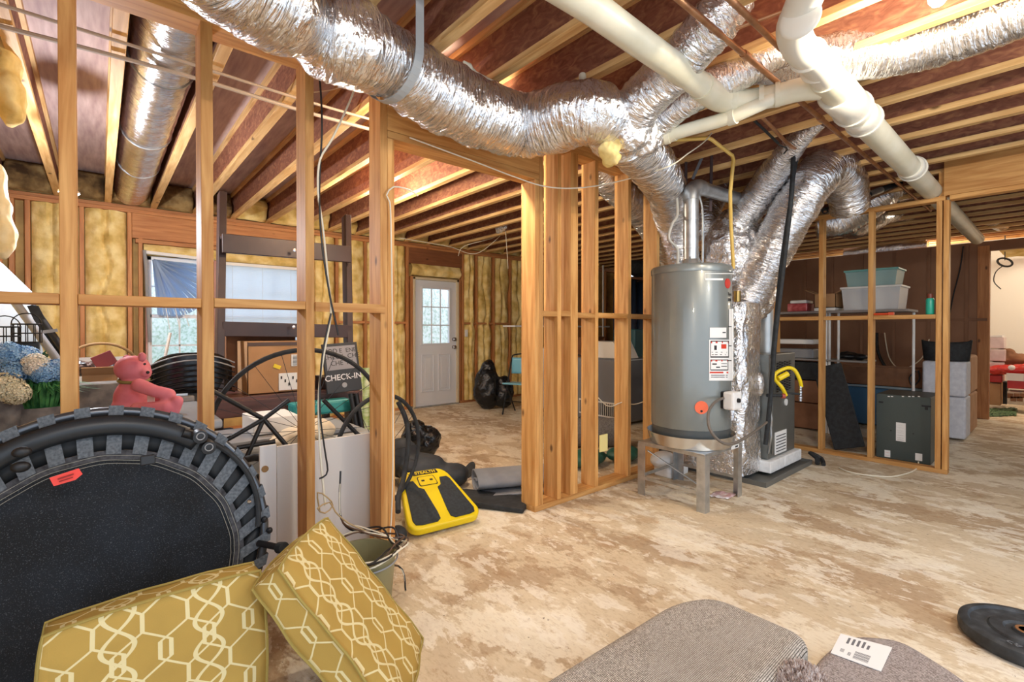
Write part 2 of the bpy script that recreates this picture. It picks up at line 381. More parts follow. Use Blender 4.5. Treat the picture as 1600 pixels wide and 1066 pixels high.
# plates
M().bx(x3_-.0, 5.49, YA, YA+.14, 0, .038).obj('bottom_plate', SX, A, bev=.003)
M().bx(-.78, x1_+.04, YA, YA+.14, 0, .038).obj('bottom_plate', SX, A, bev=.003)
M().bx(-.78, 5.49, YA, YA+.14, H-.038, H).obj('top_plate', SX, A, bev=.002)
M().bx(-.78, 5.49, YA, YA+.14, H-.077, H-.039).obj('top_plate', SX, A, bev=.002)
M().bx(x1_+.001, x3_+.038, YA, YA+.14, 2.295, H-.078).obj('header', SX, A, bev=.002)
M().bx(x1_+.001, x3_+.038, YA, YA+.14, 2.256, 2.294).obj('header_plate', SX, A, bev=.003)
# blocking between studs
prev = -.77
for i, (a, b_) in enumerate(XA):
    if i != 4 and a-prev > .02:
        dz = (0, .0, .004, .0, 0, 0, .004, -.004, 0, .0, 0)[min(i, 10)]
        M().bx(prev+.001, a-.001, YA, YA+.14, zb-.02+dz, zb+.018+dz).obj('blocking', SX, A, bev=.003)
    prev = b_
M().bx(XA[2][1]+.001, XA[3][0]+.02, YA-.012, YA-.001, zb-.025, zb+.02).obj('blocking', SX, A)
tag(M().bx(*[aty(936, 690, YA-.003).x, aty(948, 690, YA-.003).x], YA-.012, YA-.004, .30, .43).obj('paper_tag', pm('yellow_paper', 'e8d890', rough=.7)), 'small pale yellow paper tag on the partition stud left of the water heater', 'tag')
# ================================================================ STUD WALL B (right)
B = thing('stud_partition', 'open stud wall with a bottom plate in front of the dark storage area', 'wall frame', (XB, 1.6, 0))
def yb_(px): return atx(px, 500, XB).y
ys = [(yb_(1286), yb_(1286)+.04), (yb_(1364), yb_(1364)+.04), (yb_(1471)-.0, yb_(1471)+.038), (yb_(1482), yb_(1482)+.037), (2.05, 2.09), (2.31, 2.35)]
ZB = 2.385
for a, b_ in ys: M().bx(XB, XB+.089, a, b_, .038, ZB-.038).obj('stud', SZ, B, bev=.003)
M().bx(XB, XB+.089, ys[3][0], 2.36, 0, .038).obj('bottom_plate', SY, B, bev=.003)
M().bx(XB, XB+.089, ys[2][0]-.02, 2.36, ZB-.038, ZB).obj('top_plate', SY, B, bev=.003)
yy = sorted([ys[2], ys[1], ys[0], ys[4], ys[5]])
for (a, b_), (c, d) in zip(yy, yy[1:]): M().bx(XB, XB+.089, b_+.001, c-.001, 1.335, 1.373).obj('blocking', SY, B, bev=.003)
M().bx(XB, XB+.038, -1.0, ys[3][1]+.0, ZB, ZB+.38).obj('header', SY, B, bev=.003)
M().bx(XB+.04, XB+.089, -1.0, ys[3][1]+.038, ZB, ZB+.2149).obj('header', SY, B, bev=.003)
M().bx(XB, XB+.089, -1.0, ys[3][0]-.001, ZB-.04, ZB-.001).obj('header_plate', SY, B, bev=.003)
# ================================================================ BACK WALL FRAMING + INSULATION
C = thing('window_wall_framing', 'insulated exterior stud framing around the windows and the white door', 'wall frame', (2, YF, 0))
sx = [-.66, -.55, -.15, .24, .335, 2.11, 2.19, 2.52, 2.94, 3.32, 3.62, 3.69, 4.60, 4.66, 4.95, 5.33, 5.72, 6.12, 6.5, 6.9, 7.3, 7.7, 8.1, 8.5, 8.9]
for x in sx:
    z1 = 2.32 if x in (.335, 2.11) else (2.08 if x in (3.69, 4.60) else H-.077)
    M().bx(x, x+.038, YF, YF+.089, .038, z1).obj('stud', OZ, C, bev=.003)
M().bx(-.66, 9.29, YF, YF+.089, H-.076, H-.038).obj('top_plate', OX, C, bev=.002)
M().bx(-.66, 9.29, YF, YF+.089, H-.037, H).obj('top_plate', OX, C, bev=.002)
M().bx(-.66, 3.69, YF, YF+.089, 0, .038).obj('bottom_plate', OX, C); M().bx(4.62, 9.29, YF, YF+.089, 0, .038).obj('bottom_plate', OX, C)
M().bx(.28, 2.19, YF-.001, YF+.08, 2.25, H-.078).obj('header', OX, C, bev=.003); M().bx(.31, 2.15, YF-.004, YF+.085, 2.20, 2.245).obj('header_plate', OX, C, bev=.003)
M().bx(3.66, 4.66, YF-.002, YF+.08, 2.28, H-.078).obj('header', wood('door_header', '7c4a2c', '96603c', 0), C, bev=.003)
M().bx(.38, 2.10, YF, YF+.085, .65, .688).obj('sill_plate', OX, C, bev=.003)
for a, b_ in ((2.56, 2.94), (2.98, 3.32), (3.36, 3.62), (4.70, 4.95), (4.99, 5.33), (5.37, 5.72)):
    M().bx(a, b_, YF+.0, YF+.08, 1.33, 1.365).obj('blocking', OX, C, bev=.002)
bays = [(-.51, -.15, .30, 'left of the tall stud nearest the corner', .65), (-.11, .24, .3, 'just left of the windows', .95), (2.23, 2.52, 0, 'right of the windows behind the dark rack', 0), (2.56, 2.94, 0, 'second bay right of the windows', 0),
        (2.98, 3.32, 0, 'third bay right of the windows', 0), (3.36, 3.62, 0, 'against the left side of the white door', 0), (4.70, 4.95, 0, 'against the right side of the white door', 0), (4.99, 5.33, 0, 'second bay right of the white door', 0), (5.37, 5.72, 0, 'third bay right of the white door', 0), (5.76, 6.12, 0, 'fourth bay right of the white door', 0)]
for i, (a, b_, z0, lab, zl) in enumerate(bays):
    zlo = zl if zl else .04
    def f(u, v, a=a, b_=b_, i=i, zlo=zlo):
        n = noise.noise(V((u*2.2+i*7, v*5, 1)))*.035+noise.noise(V((u*5+i, v*14, 3)))*.018
        crease = .045*math.exp(-((u-.45-.2*noise.noise(V((i*3, v*4, 9))))/.07)**2)
        pinch = .04*math.exp(-((v-.52)/.03)**2) if i > 1 else 0
        return V((a+.005+(b_-a-.01)*u, YF+.045-.07*math.sin(PI*min(1, max(0, u)))**.6-n+crease+pinch, zlo+(H-.08-zlo)*v))
    tag(M().grid(f, 16, 70).obj('insulation_batt', INS, smooth=True), 'yellow fibreglass batt between wall studs, '+lab, 'insulation', 'wall insulation')
m = M().grid(lambda u, v: V((.38+1.72*u, YF+.02-.04*math.sin(PI*v)-.02*noise.noise(V((u*12, v*2, 0))), 2.075+.12*v)), 60, 6)
tag(m.obj('insulation_strip', INS, smooth=True), 'thin strip of yellow fibreglass tucked above the windows', 'insulation')
m = M().grid(lambda u, v: V((3.70+.92*u, YF+.02-.05*math.sin(PI*v)-.03*noise.noise(V((u*6, v*2, 0))), 2.10+.18*v)), 40, 8)
tag(m.obj('insulation_strip', INS, smooth=True), 'strip of yellow fibreglass tucked above the white door', 'insulation')
m = M().bx(-.55, .40, YF-.012, YF-.002, .3, .95)
tag(m.obj('wall_board', WHT), 'white board fixed low on the back wall behind the pink bear', 'board')
# left wall frame
D_ = thing('left_wall_framing', 'reddish stud framing of the left outer wall with thin insulation between', 'wall frame', (-.66, 4, 0))
for y in (2.6, 3.2, 3.6, 4.0, 4.4, 4.8, 5.2, 5.6, 6.0, 6.4): M().bx(-.76, -.67, y, y+.038, .038, H-.04).obj('stud', OZ, D_, bev=.003)
M().bx(-.76, -.67, 2.5, 6.7, H-.039, H).obj('top_plate', OX, D_); M().bx(-.76, -.67, 2.5, 6.7, 0, .038).obj('bottom_plate', OX, D_)
for i, y in enumerate((3.24, 3.64, 4.04, 4.44, 4.84, 5.24, 5.64, 6.04)):
    tag(M().grid(lambda u, v: V((-.73+.03*noise.noise(V((u*3+i, v*6, 2))), y+.355*u, .06+2.45*v)), 8, 40).obj('insulation_batt', INSB if i % 2 else INS, smooth=True), 'fibreglass batt in the left outer wall, %s bay from the near end' % ordn[i], 'insulation', 'wall insulation')
def lump(name, pts, mat, lab, cat, vox=.012, rough=.05, rscale=7):
    m = M()
    for p, r in pts: m.ball(p, r, 16)
    return tag(m.obj(name, mat, remesh=vox, rough=rough, rscale=rscale), lab, cat)
lump('loose_insulation', [(atd(8, 100, 2.4), (.06, .12, .16)), (atd(16, 150, 2.4), (.05, .11, .16)), (atd(-10, 60, 2.4), (.08, .12, .2)), (atd(24, 176, 2.4), (.04, .08, .06))], INS, 'yellow fibreglass lump hanging from the ceiling at the upper left edge', 'insulation')
lump('loose_insulation', [(atd(2, 330, 2.6), (.04, .08, .14)), (atd(4, 370, 2.6), (.045, .09, .13)), (atd(-6, 300, 2.6), (.05, .09, .15))], pm('pale_insulation', 'd8c48c', 'f0e4c0', rough=.95, sc=9, bump=.4), 'pale fibreglass bulge hanging off the left wall above the white board', 'insulation')
# ================================================================ DOOR
dr = bpy.data.objects.new('door_1', None); COL.objects.link(dr); dr.location = (4.16, YF, 0); dr['_o'] = tuple(dr.location); st(dr)
DP = pm('door_paint', 'd9dce2', rough=.4)
x0, x1 = DX; yd = YF+.02
m = M(); gx0, gx1, gz0, gz1 = x0+.17, x1-.17, 1.02, 1.90
for a in ((x0+.03, gx0, 0.02, 2.03), (gx1, x1-.03, .02, 2.03), (gx0, gx1, .02, gz0), (gx0, gx1, gz1, 2.03)): m.bx(a[0], a[1], yd, yd+.04, a[2], a[3])
dl = m.obj('door_leaf', DP, dr)
m = M(); t = .03
for a in ((gx0-t, gx0, gz0-t, gz1+t), (gx1, gx1+t, gz0-t, gz1+t), (gx0, gx1, gz0-t, gz0), (gx0, gx1, gz1, gz1+t)): m.bx(a[0], a[1], yd-.012, yd, a[2], a[3])
for i in (1, 2):
    x = gx0+(gx1-gx0)*i/3; z = gz0+(gz1-gz0)*i/3; m.bx(x-.009, x+.009, yd-.004, yd+.012, gz0, gz1); m.bx(gx0, gx1, yd-.003, yd+.012, z-.009, z+.009)
m.obj('glazing_frame', DP, dl, bev=.004)
M().bx(gx0, gx1, yd+.014, yd+.018, gz0, gz1).obj('pane', OUT, dl)
for a, b_ in ((x0+.15, x0+.38), (x1-.38, x1-.15)):
    m = M()
    for k, (d, q) in enumerate(((0, .012), (.035, .006))):
        for c in ((a+d, a+d+.012, .24+d, .84-d), (b_-d-.012, b_-d, .24+d, .84-d), (a+d, b_-d, .24+d, .252+d), (a+d, b_-d, .828-d, .84-d)): m.bx(c[0], c[1], yd-q, yd, c[2], c[3])
    m.bx(a+.06, b_-.06, yd-.008, yd, .30, .78); m.obj('raised_panel', DP, dl, bev=.004)
for z in (.95, 1.08): M().lathe([(.028, 0), (.028, .008), (.012, .012), (.012, .03), (.03, .04), (.03, .06), (.012, .07), (0, .07)], (x1-.09, yd, z), 20, (0, -1, 0)).obj('door_knob' if z < 1 else 'deadbolt', CHROME, dl, smooth=True)
for z in (.3, 1.1, 1.8): M().bx(x0+.028, x0+.04, yd-.008, yd+.002, z-.05, z+.05).obj('hinge', CHROME, dr)
m = M(); m.bx(x0-.01, x0+.028, YF-.01, YF+.09, 0, 2.07); m.bx(x1-.028, x1+.01, YF-.01, YF+.09, 0, 2.07); m.bx(x0-.01, x1+.01, YF-.01, YF+.09, 2.035, 2.07)
m.obj('door_frame', pm('door_jamb', 'd8c8a8', rough=.6), dr, bev=.003)
M().bx(x0, x1, YF-.02, YF+.09, 0, .018).obj('threshold', GALV, dr)
tag(M().bx(4.71, 4.76, YF-.03, YF-.002, 1.12, 1.24).obj('switch_box', WHT, bev=.005), 'white light switch on the stud right of the white door', 'switch')
# ---------------- blinds
BL = pm('blind_slat', 'f2f8fe', rough=.5)
def translucent(m, f):
    nt = m.node_tree; t = nt.nodes.new('ShaderNodeBsdfTranslucent'); x = nt.nodes.new('ShaderNodeMixShader'); x.inputs[0].default_value = f
    t.inputs[0].default_value = nt.nodes['Principled BSDF'].inputs['Base Color'].default_value; o = nt.nodes['Material Output']
    nt.links.new(nt.nodes['Principled BSDF'].outputs[0], x.inputs[1]); nt.links.new(t.outputs[0], x.inputs[2]); nt.links.new(x.outputs[0], o.inputs['Surface'])
translucent(BL, .72)
bd = thing('window_blind', 'pale blue horizontal blind fully lowered over the right window', 'blind', (1.6, YF+.03, WZ[0]))
M().bx(1.13, 2.05, YF+.015, YF+.05, 2.03, 2.07).obj('headrail', WHT, bd, bev=.004)
m = M()
for i in range(58): z = 2.02-i*.0215; m.frame((1.59, YF+.035, z), (1, 0, 0), (0, .45, -.9), (0, .9, .45), .455, .0125, .0006)
m.obj('slats', BL, bd)
m = M()
for x in (1.25, 1.59, 1.93): m.cyl((x, YF+.02, .76), (x, YF+.02, 2.03), .002, 5)
m.obj('lift_cord', WHT, bd)
bd = thing('window_blind', 'broken blue blind fanned out and drooping from its upper left corner in the left window', 'blind', (.42, YF-.02, 1.3))
M().beam((.40, YF-.03, 2.10), (1.05, YF-.0, 2.075), .035, .035).obj('headrail', WHT, bd, bev=.004)
m = M(); pv = V((.47, YF-.02, 2.02))
BF = pm('blind_fan', 'c4daf0', rough=.3); translucent(BF, .7)
for i in range(34):
    t = i/33; an = -math.radians(3+83*t); L_ = .62 if t < .35 else .62+.05*math.sin((t-.35)*5); L_ = min(L_, .52/max(.05, math.cos(an)))
    L_ = min(L_, .66+.1*t)
    d = V((math.cos(an), -.04*(i % 2), math.sin(an))).normalized()
    m.frame(pv+d*L_/2+V((0, .02*math.sin(i), 0)), d, V((0, 1, .3)), d.cross(V((0, 1, .3))), L_/2, .012, .007+.006*t)
m.obj('slats', BF, bd)
m = M()
for i in range(5): m.beam(pv+V((.1+.09*i, -.03, -.5-.03*i)), pv+V((.14+.09*i, -.03, -.78+.02*i)), .003, .008)
m.obj('ladder_cord', WHT, bd)
m = M(); m.tube(spline([(.385, YF-.03, 2.12), (.40, YF-.035, 1.9), (.41, YF-.03, 1.6), (.43, YF-.03, 1.1)]), .018, 8); m.obj('hanging_rail', GREY, bd, smooth=True)
# ================================================================ DUCTS
def crumple(seed, amp=.05, fr=9, rib=60):
    def f(p, L, an):
        return 1+amp*noise.noise(V((p.x*fr+seed, p.y*fr, p.z*fr)))+amp*.95*noise.noise(V((L*rib, math.cos(an)*2+seed, math.sin(an)*2)))+amp*.25*noise.noise(p*40)
    return f
def duct(pts, rs, lab, seed=0, mat=None, n=36, step=.012, amp=.07, name='foil_duct', rib=60):
    P, W = spline(pts, step, rs)
    return tag(M().tube(P, W, n, fn=crumple(seed, amp, rib=rib)).obj(name, {FOIL2: FOILD2}.get(mat, FOILD), smooth=True), lab, 'duct')
R1 = .172; hub0 = atz(975, 205, 2.33)
duct([atz(300, -120, 2.44), atz(345, -55, 2.42), atz(405, -12, 2.41), atz(450, 20, 2.40), atz(478, 40, 2.41)], [R1*.9, R1, R1, R1*.92, R1*.62], 'big foil flex duct segment at the top left, in front of the partition top plate', 1)
dm = duct([atz(478, 40, 2.41), atz(500, 52, 2.41), atz(545, 68, 2.41), atz(590, 88, 2.43), atz(612, 95, 2.44), atz(650, 126, 2.42), atz(700, 155, 2.40), atz(765, 183, 2.38), atz(815, 196, 2.38), atz(860, 190, 2.38), atz(905, 178, 2.38), atz(940, 180, 2.37), hub0],
     [R1*.6, R1*.95, R1, R1*.9, R1*.8, R1*.96, R1, R1, R1*.98, R1, R1*.95, R1*.88, R1*.6], 'big sagging foil flex duct running across the middle of the photo over the doorway header', 2)
# strap around the big duct
sdir = (atz(650, 126, 2.42)-atz(590, 88, 2.43)).normalized().cross(V((0, 0, 1))).normalized(); P = [atz(612, 95, 2.44)+(sdir*math.cos(a)+V((0, 0, math.sin(a))))*.178 for a in [PI+PI*k/20 for k in range(21)]]
m = M(); 
for a, b_ in zip([P[0]+V((0, 0, .3))]+P, P+[P[-1]+V((0, 0, .3))]): m.beam(a, b_, .045, .003, up=((a+b_)/2-atz(612, 95, 2.44)))
tag(m.obj('duct_strap', pm('strap_grey', 'a8adb0', rough=.5)), 'pale grey hanging strap looped under the big foil duct', 'strap')
# junction hub and branches
hub = atz(975, 205, 2.33)
m = M(); m.ball(hub, (.19, .17, .16), 20); m.ball(hub+RT*.08+V((0, 0, -.02)), (.14, .12, .13), 20); m.ball(hub-RT*.08, (.13, .14, .14), 20)
tag(m.obj('duct_junction', FOIL, remesh=.012, rough=.06, rscale=14), 'crumpled foil-wrapped junction where the flex ducts meet', 'duct')
lump('loose_insulation', [(atd(950, 235, 2.55), (.05, .05, .05)), (atd(957, 248, 2.55), (.04, .05, .04)), (atd(962, 225, 2.55), (.03, .04, .04))], INS, 'yellow fibreglass tuft torn out below the foil duct junction', 'insulation', .008, .04, 20)
duct([hub, atz(1000, 160, 2.42), atz(1045, 115, 2.50), atz(1085, 70, 2.56), atz(1120, 30, 2.62), atz(1150, -10, 2.70)], [.12, .12, .115, .115, .11, .1], 'foil branch duct climbing up right from the junction between the joists', 3)
duct([hub, atz(1015, 200, 2.40), atz(1060, 165, 2.46), atz(1100, 140, 2.50), atz(1160, 112, 2.56), atz(1205, 85, 2.62), atz(1245, 70, 2.66)], [.1, .09, .085, .085, .085, .085, .085], 'thinner foil branch duct passing behind the white drain pipe bend', 4)
jx = JX[9]+.196
duct([V((jx-.35, 1.3, 2.74)), V((jx-.2, .95, 2.66)), V((jx-.1, .7, 2.63)), V((jx, .45, 2.62)), V((jx, .1, 2.63)), V((jx, -.5, 2.66))], [.10, .11, .12, .125, .125, .125], 'bright foil duct in the joist bay beside the bare bulb', 5)
duct([hub+V((0, 0, -.05)), atd(1000, 238, 2.95), atd(1024, 266, 3.3), atd(1042, 300, 3.8), atd(1054, 345, 4.2), atd(1060, 410, 4.35)], [.12, .145, .15, .15, .17, .18], 'foil duct dropping from the junction behind the water heater vent', 6)
duct([aty(930, 255, 2.62), aty(960, 290, 2.65), aty(990, 320, 2.75), aty(1025, 360, 2.85), aty(1050, 410, 2.85), aty(1060, 470, 2.80)], [.13, .14, .14, .16, .17, .17], 'foil duct behind the partition studs left of the water heater', 7)
# furnace plenum group
pl = thing('furnace_plenum', 'large foil-wrapped plenum above the furnace behind the water heater', 'duct', (4.45, 2.05, 1.45))
m = M(); m.ball(atd(1150, 400, 4.35), (.34, .28, .42), 24); m.ball(atd(1165, 460, 4.35), (.26, .24, .28), 24); m.ball(atd(1130, 440, 4.4), (.22, .22, .3), 20)
m.obj('plenum_body', FOIL, pl, remesh=.018, rough=.07, rscale=11)
duct([atd(1168, 470, 4.15), atd(1185, 430, 4.1), atd(1215, 375, 4.0), atd(1245, 320, 3.9), atd(1272, 280, 3.85), atd(1297, 262, 3.95), atd(1320, 285, 4.15), atd(1328, 325, 4.3)], [.15, .165, .17, .175, .17, .165, .16, .15], 'wide foil duct arching up right from the furnace plenum and bending over', 8, n=40)
duct([atd(1150, 350, 4.2), atd(1175, 320, 4.1), atd(1205, 275, 3.9), atd(1230, 240, 3.7), atd(1255, 212, 3.5), atd(1285, 190, 3.35)], [.13, .13, .12, .10, .07, .04], 'slim foil duct rising to a cinched tip under the copper pipe', 9)
duct([atd(1110, 380, 4.5), atd(1100, 340, 4.6), atd(1120, 300, 4.9), atd(1160, 285, 5.2)], [.14, .14, .14, .12], 'dull foil duct behind the vent pipe elbow', 10)
duct([atd(1275, 350, 5.4), atd(1310, 345, 5.3), atd(1350, 325, 5.2), atd(1385, 300, 5.1), atd(1425, 290, 5.1), atd(1475, 270, 5.2)], [.16, .18, .17, .15, .14, .12], 'brownish foil duct crossing above the storage stud wall', 11, FOIL2)
duct([atd(1300, 330, 5.6), atd(1335, 350, 5.7), atd(1390, 330, 6.0), atd(1450, 330, 6.4)], [.14, .17, .15, .12], 'lower foil duct sagging behind the storage stud wall', 12, FOIL2)
duct([atd(1500, 310, 5.9), atd(1530, 330, 6.2), atd(1565, 350, 6.6)], [.11, .11, .10], 'foil duct seen through the right-hand opening', 13)
duct([atx(1450, 384, 9.58), atx(1410, 388, 9.58), atx(1370, 392, 9.6), atx(1320, 398, 9.6)], [.10, .13, .13, .1], 'lit foil duct above the far storage wall', 14, FOIL2)
x = (JX[2]+JX[3])/2+.0
ld = duct([V((x, 1.6, 2.74)), V((x, 2.6, 2.74)), V((x, 3.6, 2.735)), V((x, 4.6, 2.74)), V((x, 5.6, 2.735)), V((x, YF-.05, 2.74))], [.15, .15, .15, .15, .15, .15], 'long straight foil duct in a joist bay at the upper left', 15, FOIL2, amp=.03)
for y in (3.3, 4.5, 5.4): M().tube([V((x+.154*math.cos(a), y, 2.74+.154*math.sin(a))) for a in [2*PI*k/24 for k in range(24)]], .006, 6, closed=True).obj('duct_band', GALV, ld, smooth=True)
duct([aty(805, 345, 5.2), aty(790, 355, 5.3), aty(775, 358, 5.4)], [.10, .1, .07], 'small foil duct end under the far joists left of the doorway post', 16)
# ================================================================ PVC DRAIN
zp = 2.45
dp = thing('drain_pipe', 'large cream PVC drain pipe running away to the right over the opening', 'pipe', (3.2, .79, zp))
pm0 = [atz(1290, 120, zp), V((3.25, .79, zp)), V((8.9, .83, zp))]
M().tube(pm0, .072, 24).obj('pipe_run', PVC, dp, smooth=True)
def coupling(c, d, r, l, parent, mat=PVCW):
    c = V(c); d = V(d).normalized(); q = M()
    q.tube([c-d*l/2, c-d*l/2+d*.008, c+d*l/2-d*.008, c+d*l/2], [r*.93, r, r, r*.93], 24); q.tube([c+d*(l/2-.02), c+d*l/2], [r*1.1, r*1.1], 24)
    return q.obj('coupling', mat, parent, smooth=True)
dX = V((1, 0, 0))
coupling((3.0, .79, zp), dX, .088, .30, dp); coupling((3.30, .79, zp), dX, .086, .14, dp); coupling((4.62, .79, zp), dX, .084, .09, dp)
m = M(); m.tube(spline([atz(1295, 125, zp), atz(1275, 95, zp+.01), atz(1250, 75, zp+.02), atz(1240, 45, zp+.04), atz(1252, 12, zp+.07), atz(1270, -30, zp+.1)], .02), .066, 24)
m.obj('elbow', PVCW, dp, smooth=True)
for px, py in ((1262, 86), (1278, 104), (1250, 30)): M().ball(atz(px, py, zp+.015), (.076, .076, .02), 24, V((0, 0, 1)).rotation_difference((atz(px+12, py+18, zp)-atz(px-12, py-18, zp)).normalized())).obj('coupling_ring', PVCW, dp, smooth=True)
M().tube([atz(1293, 98, zp+.04), atz(1305, 78, zp+.09)], .035, 16).obj('cleanout', PVCW, dp, smooth=True)
m = M(); m.tube(spline([atz(1285, 137, zp-.01), atz(1250, 140, zp), atz(1210, 150, zp), atz(1165, 157, zp), atz(1135, 155, zp)], .02), .056, 22); m.obj('branch_bend', PVC, dp, smooth=True)
for px, py in ((1215, 148), (1190, 152), (1140, 156)): 
    M().tube([atz(px-4, py+.8, zp), atz(px+4, py-.8, zp)], .061, 22).obj('coupling_ring', PVC, dp, smooth=True)
b2 = thing('drain_pipe', 'long straight cream PVC pipe slanting across the top centre of the photo', 'pipe', atz(1000, 70, zp))
M().tube([atz(820, -55, zp+.03), atz(920, 8, zp+.01), atz(1000, 66, zp), atz(1090, 130, zp), atz(1118, 152, zp)], .058, 24).obj('pipe_run', PVC, b2, smooth=True)
m = M().tube(spline([atz(1095, 134, zp), atz(1118, 151, zp), atz(1136, 157, zp), atz(1150, 156.5, zp)], .015), .064, 24); m.obj('elbow', PVC, b2, smooth=True)
b3 = thing('drain_pipe', 'thinner cream PVC pipe running from a small elbow up to the drain bend', 'pipe', atz(1100, 190, 2.36))
M().tube(spline([atz(1222, 146, 2.45), atz(1150, 180, 2.37), atz(1090, 198, 2.36), atz(1045, 211, 2.35)], .1), .036, 20).obj('pipe_run', PVC, b3, smooth=True)
M().tube(spline([atz(1055, 208, 2.355), atz(1030, 216, 2.35), atz(1018, 214, 2.37), atz(1016, 205, 2.42)], .012), .042, 20).obj('elbow', PVC, b3, smooth=True)
M().tube([atz(1046, 211, 2.352), atz(1038, 213, 2.35)], .048, 20).obj('coupling', PVC, b3, smooth=True)
M().tube([atz(1150, 180, 2.37), atz(1138, 184, 2.37)], .044, 20).obj('coupling', PVC, b3, smooth=True)
b4 = M(); b4.tube(spline([atz(715, 118, 2.56), atz(728, 103, 2.57), atz(740, 118, 2.57), atz(790, 143, 2.57), atz(835, 162, 2.56)], .03), .026, 14); b4.tube([atz(910, 118, 2.6), atz(912, 140, 2.5)], .02, 12)
tag(b4.obj('drain_pipe', PVC, smooth=True), 'short thin cream pipe half hidden above the sagging foil duct', 'pipe')
# ================================================================ COPPER + GAS + CABLES
def pipe(pts, r, mat, lab, cat='pipe', name='copper_pipe', step=.08, n=10): return tag(M().tube(spline(pts, step), r, n).obj(name, mat, smooth=True), lab, cat)
c1 = thing('copper_pipe', 'long copper pipe crossing under the joists behind the white drain pipes', 'pipe', (3, 1.0, 2.52))
M().tube([V((1.2, 1.0, 2.52)), V((6.8, 1.0, 2.52))], .0135, 12).obj('pipe_run', COP, c1, smooth=True)
for xx in (2.27, 3.3): M().tube([V((xx, 1.0, 2.52)), V((xx+.05, 1.0, 2.52))], .018, 12).obj('fitting', COP, c1, smooth=True)
c2 = thing('copper_pipe', 'second copper pipe ending at a tee beside the bright drain elbow', 'pipe', (2.1, .87, 2.52))
M().tube([V((1.3, .87, 2.52)), V((2.42, .87, 2.52))], .0135, 12).obj('pipe_run', COP, c2, smooth=True)
M().tube([atz(1150, 45, 2.53), atz(1250, 8, 2.53)], .007, 8).obj('side_pipe', COP, c2, smooth=True)
pipe([atd(1130, 160, 3.0), atd(1180, 175, 3.1), atd(1228, 222, 3.3), atd(1242, 232, 3.5)], .012, COP, 'dark copper pipe leading to the black wrapped bundle', n=8)
pipe([atd(1168, 178, 3.1), atd(1216, 224, 3.4)], .009, BLK2, 'thin black line beside the dark copper pipe', 'pipe', 'refrigerant_line')
GAS = pm('gas_yellow', 'd8b256', 'e6c46c', rough=.4, sc=4)
gl = [atd(1035, 219, 3.2), atd(1070, 218, 3.25), atd(1107, 216, 3.3), atd(1112, 218, 3.3), atd(1144, 243, 3.42), atd(1146, 250, 3.42), atd(1141, 300, 3.5), atd(1142, 350, 3.6), atd(1146, 420, 3.62)]
tag(M().tube(gl, .013, 10).obj('gas_pipe', GAS, smooth=True), 'yellow gas line dropping in front of the foil ducts to the water heater', 'pipe')
tag(wire([atz(640, 210, 2.28)*0+aty(640, 215, 2.33), aty(740, 252, 2.3), aty(800, 275, 2.25), aty(850, 291, 2.2), aty(900, 294, 2.1), aty(960, 285, 2.0), atd(1040, 262, 2.9), atd(1075, 240, 3.0), atd(1100, 222, 3.1), atd(1112, 208, 3.2)], .004, WIRE), 'thin white cable swagging from the header across to the junction', 'cable')
bl = thing('insulated_line', 'black insulated refrigerant line dropping beside the furnace', 'pipe', atd(1215, 420, 3.75))
M().tube(spline([atd(1240, 228, 3.6), atd(1237, 300, 3.65), atd(1226, 400, 3.7), atd(1212, 520, 3.75), atd(1204, 620, 3.8), atd(1196, 695, 3.8)], .1), [.022]*3+[.024]*100, 12).obj('line', BLK2, bl, smooth=True) if 0 else M().tube(spline([atd(1240, 228, 3.6), atd(1237, 300, 3.65), atd(1226, 400, 3.7), atd(1212, 520, 3.75), atd(1204, 620, 3.8), atd(1196, 695, 3.8)], .1), .017, 12).obj('line', BLK2, bl, smooth=True)
M().tube(spline([atd(1248, 232, 3.65), atd(1232, 330, 3.72), atd(1218, 430, 3.78), atd(1206, 560, 3.84)], .1), .010, 10).obj('thin_line', BLK2, bl, smooth=True)
M().ball(atd(1236, 226, 3.6), (.06, .05, .05), 14).obj('tape_wrap', BLK, bl, rough=.03)
m = M(); 
for a, b_ in (((1216, 226), (1238, 235)), ((1250, 215), (1238, 235)), ((1225, 240), (1240, 222))): m.tube([atd(*a, 3.58), atd(*b_, 3.58)], .006, 6)
m.obj('tape_end', BLK, bl)
l2 = thing('insulated_line', 'black foam-covered line with silver tape rising right over the storage studs', 'pipe', atd(1380, 295, 4.6))
M().tube([atd(1288, 330, 4.4), atd(1470, 262, 4.9)], .028, 12).obj('line', BLK2, l2, smooth=True)
for t in (.36, .72): a = atd(1288, 330, 4.4).lerp(atd(1470, 262, 4.9), t); b_ = atd(1288, 330, 4.4).lerp(atd(1470, 262, 4.9), t+.1); M().tube([a, b_], .031, 12).obj('silver_tape', GALV, l2, smooth=True)
M().tube([atd(1288, 331, 4.38), atd(1345, 318, 4.5), atd(1425, 283, 4.7)], .008, 8).obj('copper_line', COP, l2, smooth=True)
for i, (a, b_) in enumerate((((1353, 278), (1362, 240)), ((1442, 226), (1450, 256)), ((1449, 225), (1458, 258)))):
    tag(M().beam(atd(*a, 4.4), atd(*b_, 4.4), .03, .004, up=FW).obj('hanger_strap', GALV), ('slanted metal hanger strap above the storage studs', 'left metal hanger strap on the drain pipe end', 'right metal hanger strap on the drain pipe end')[i], 'strap')
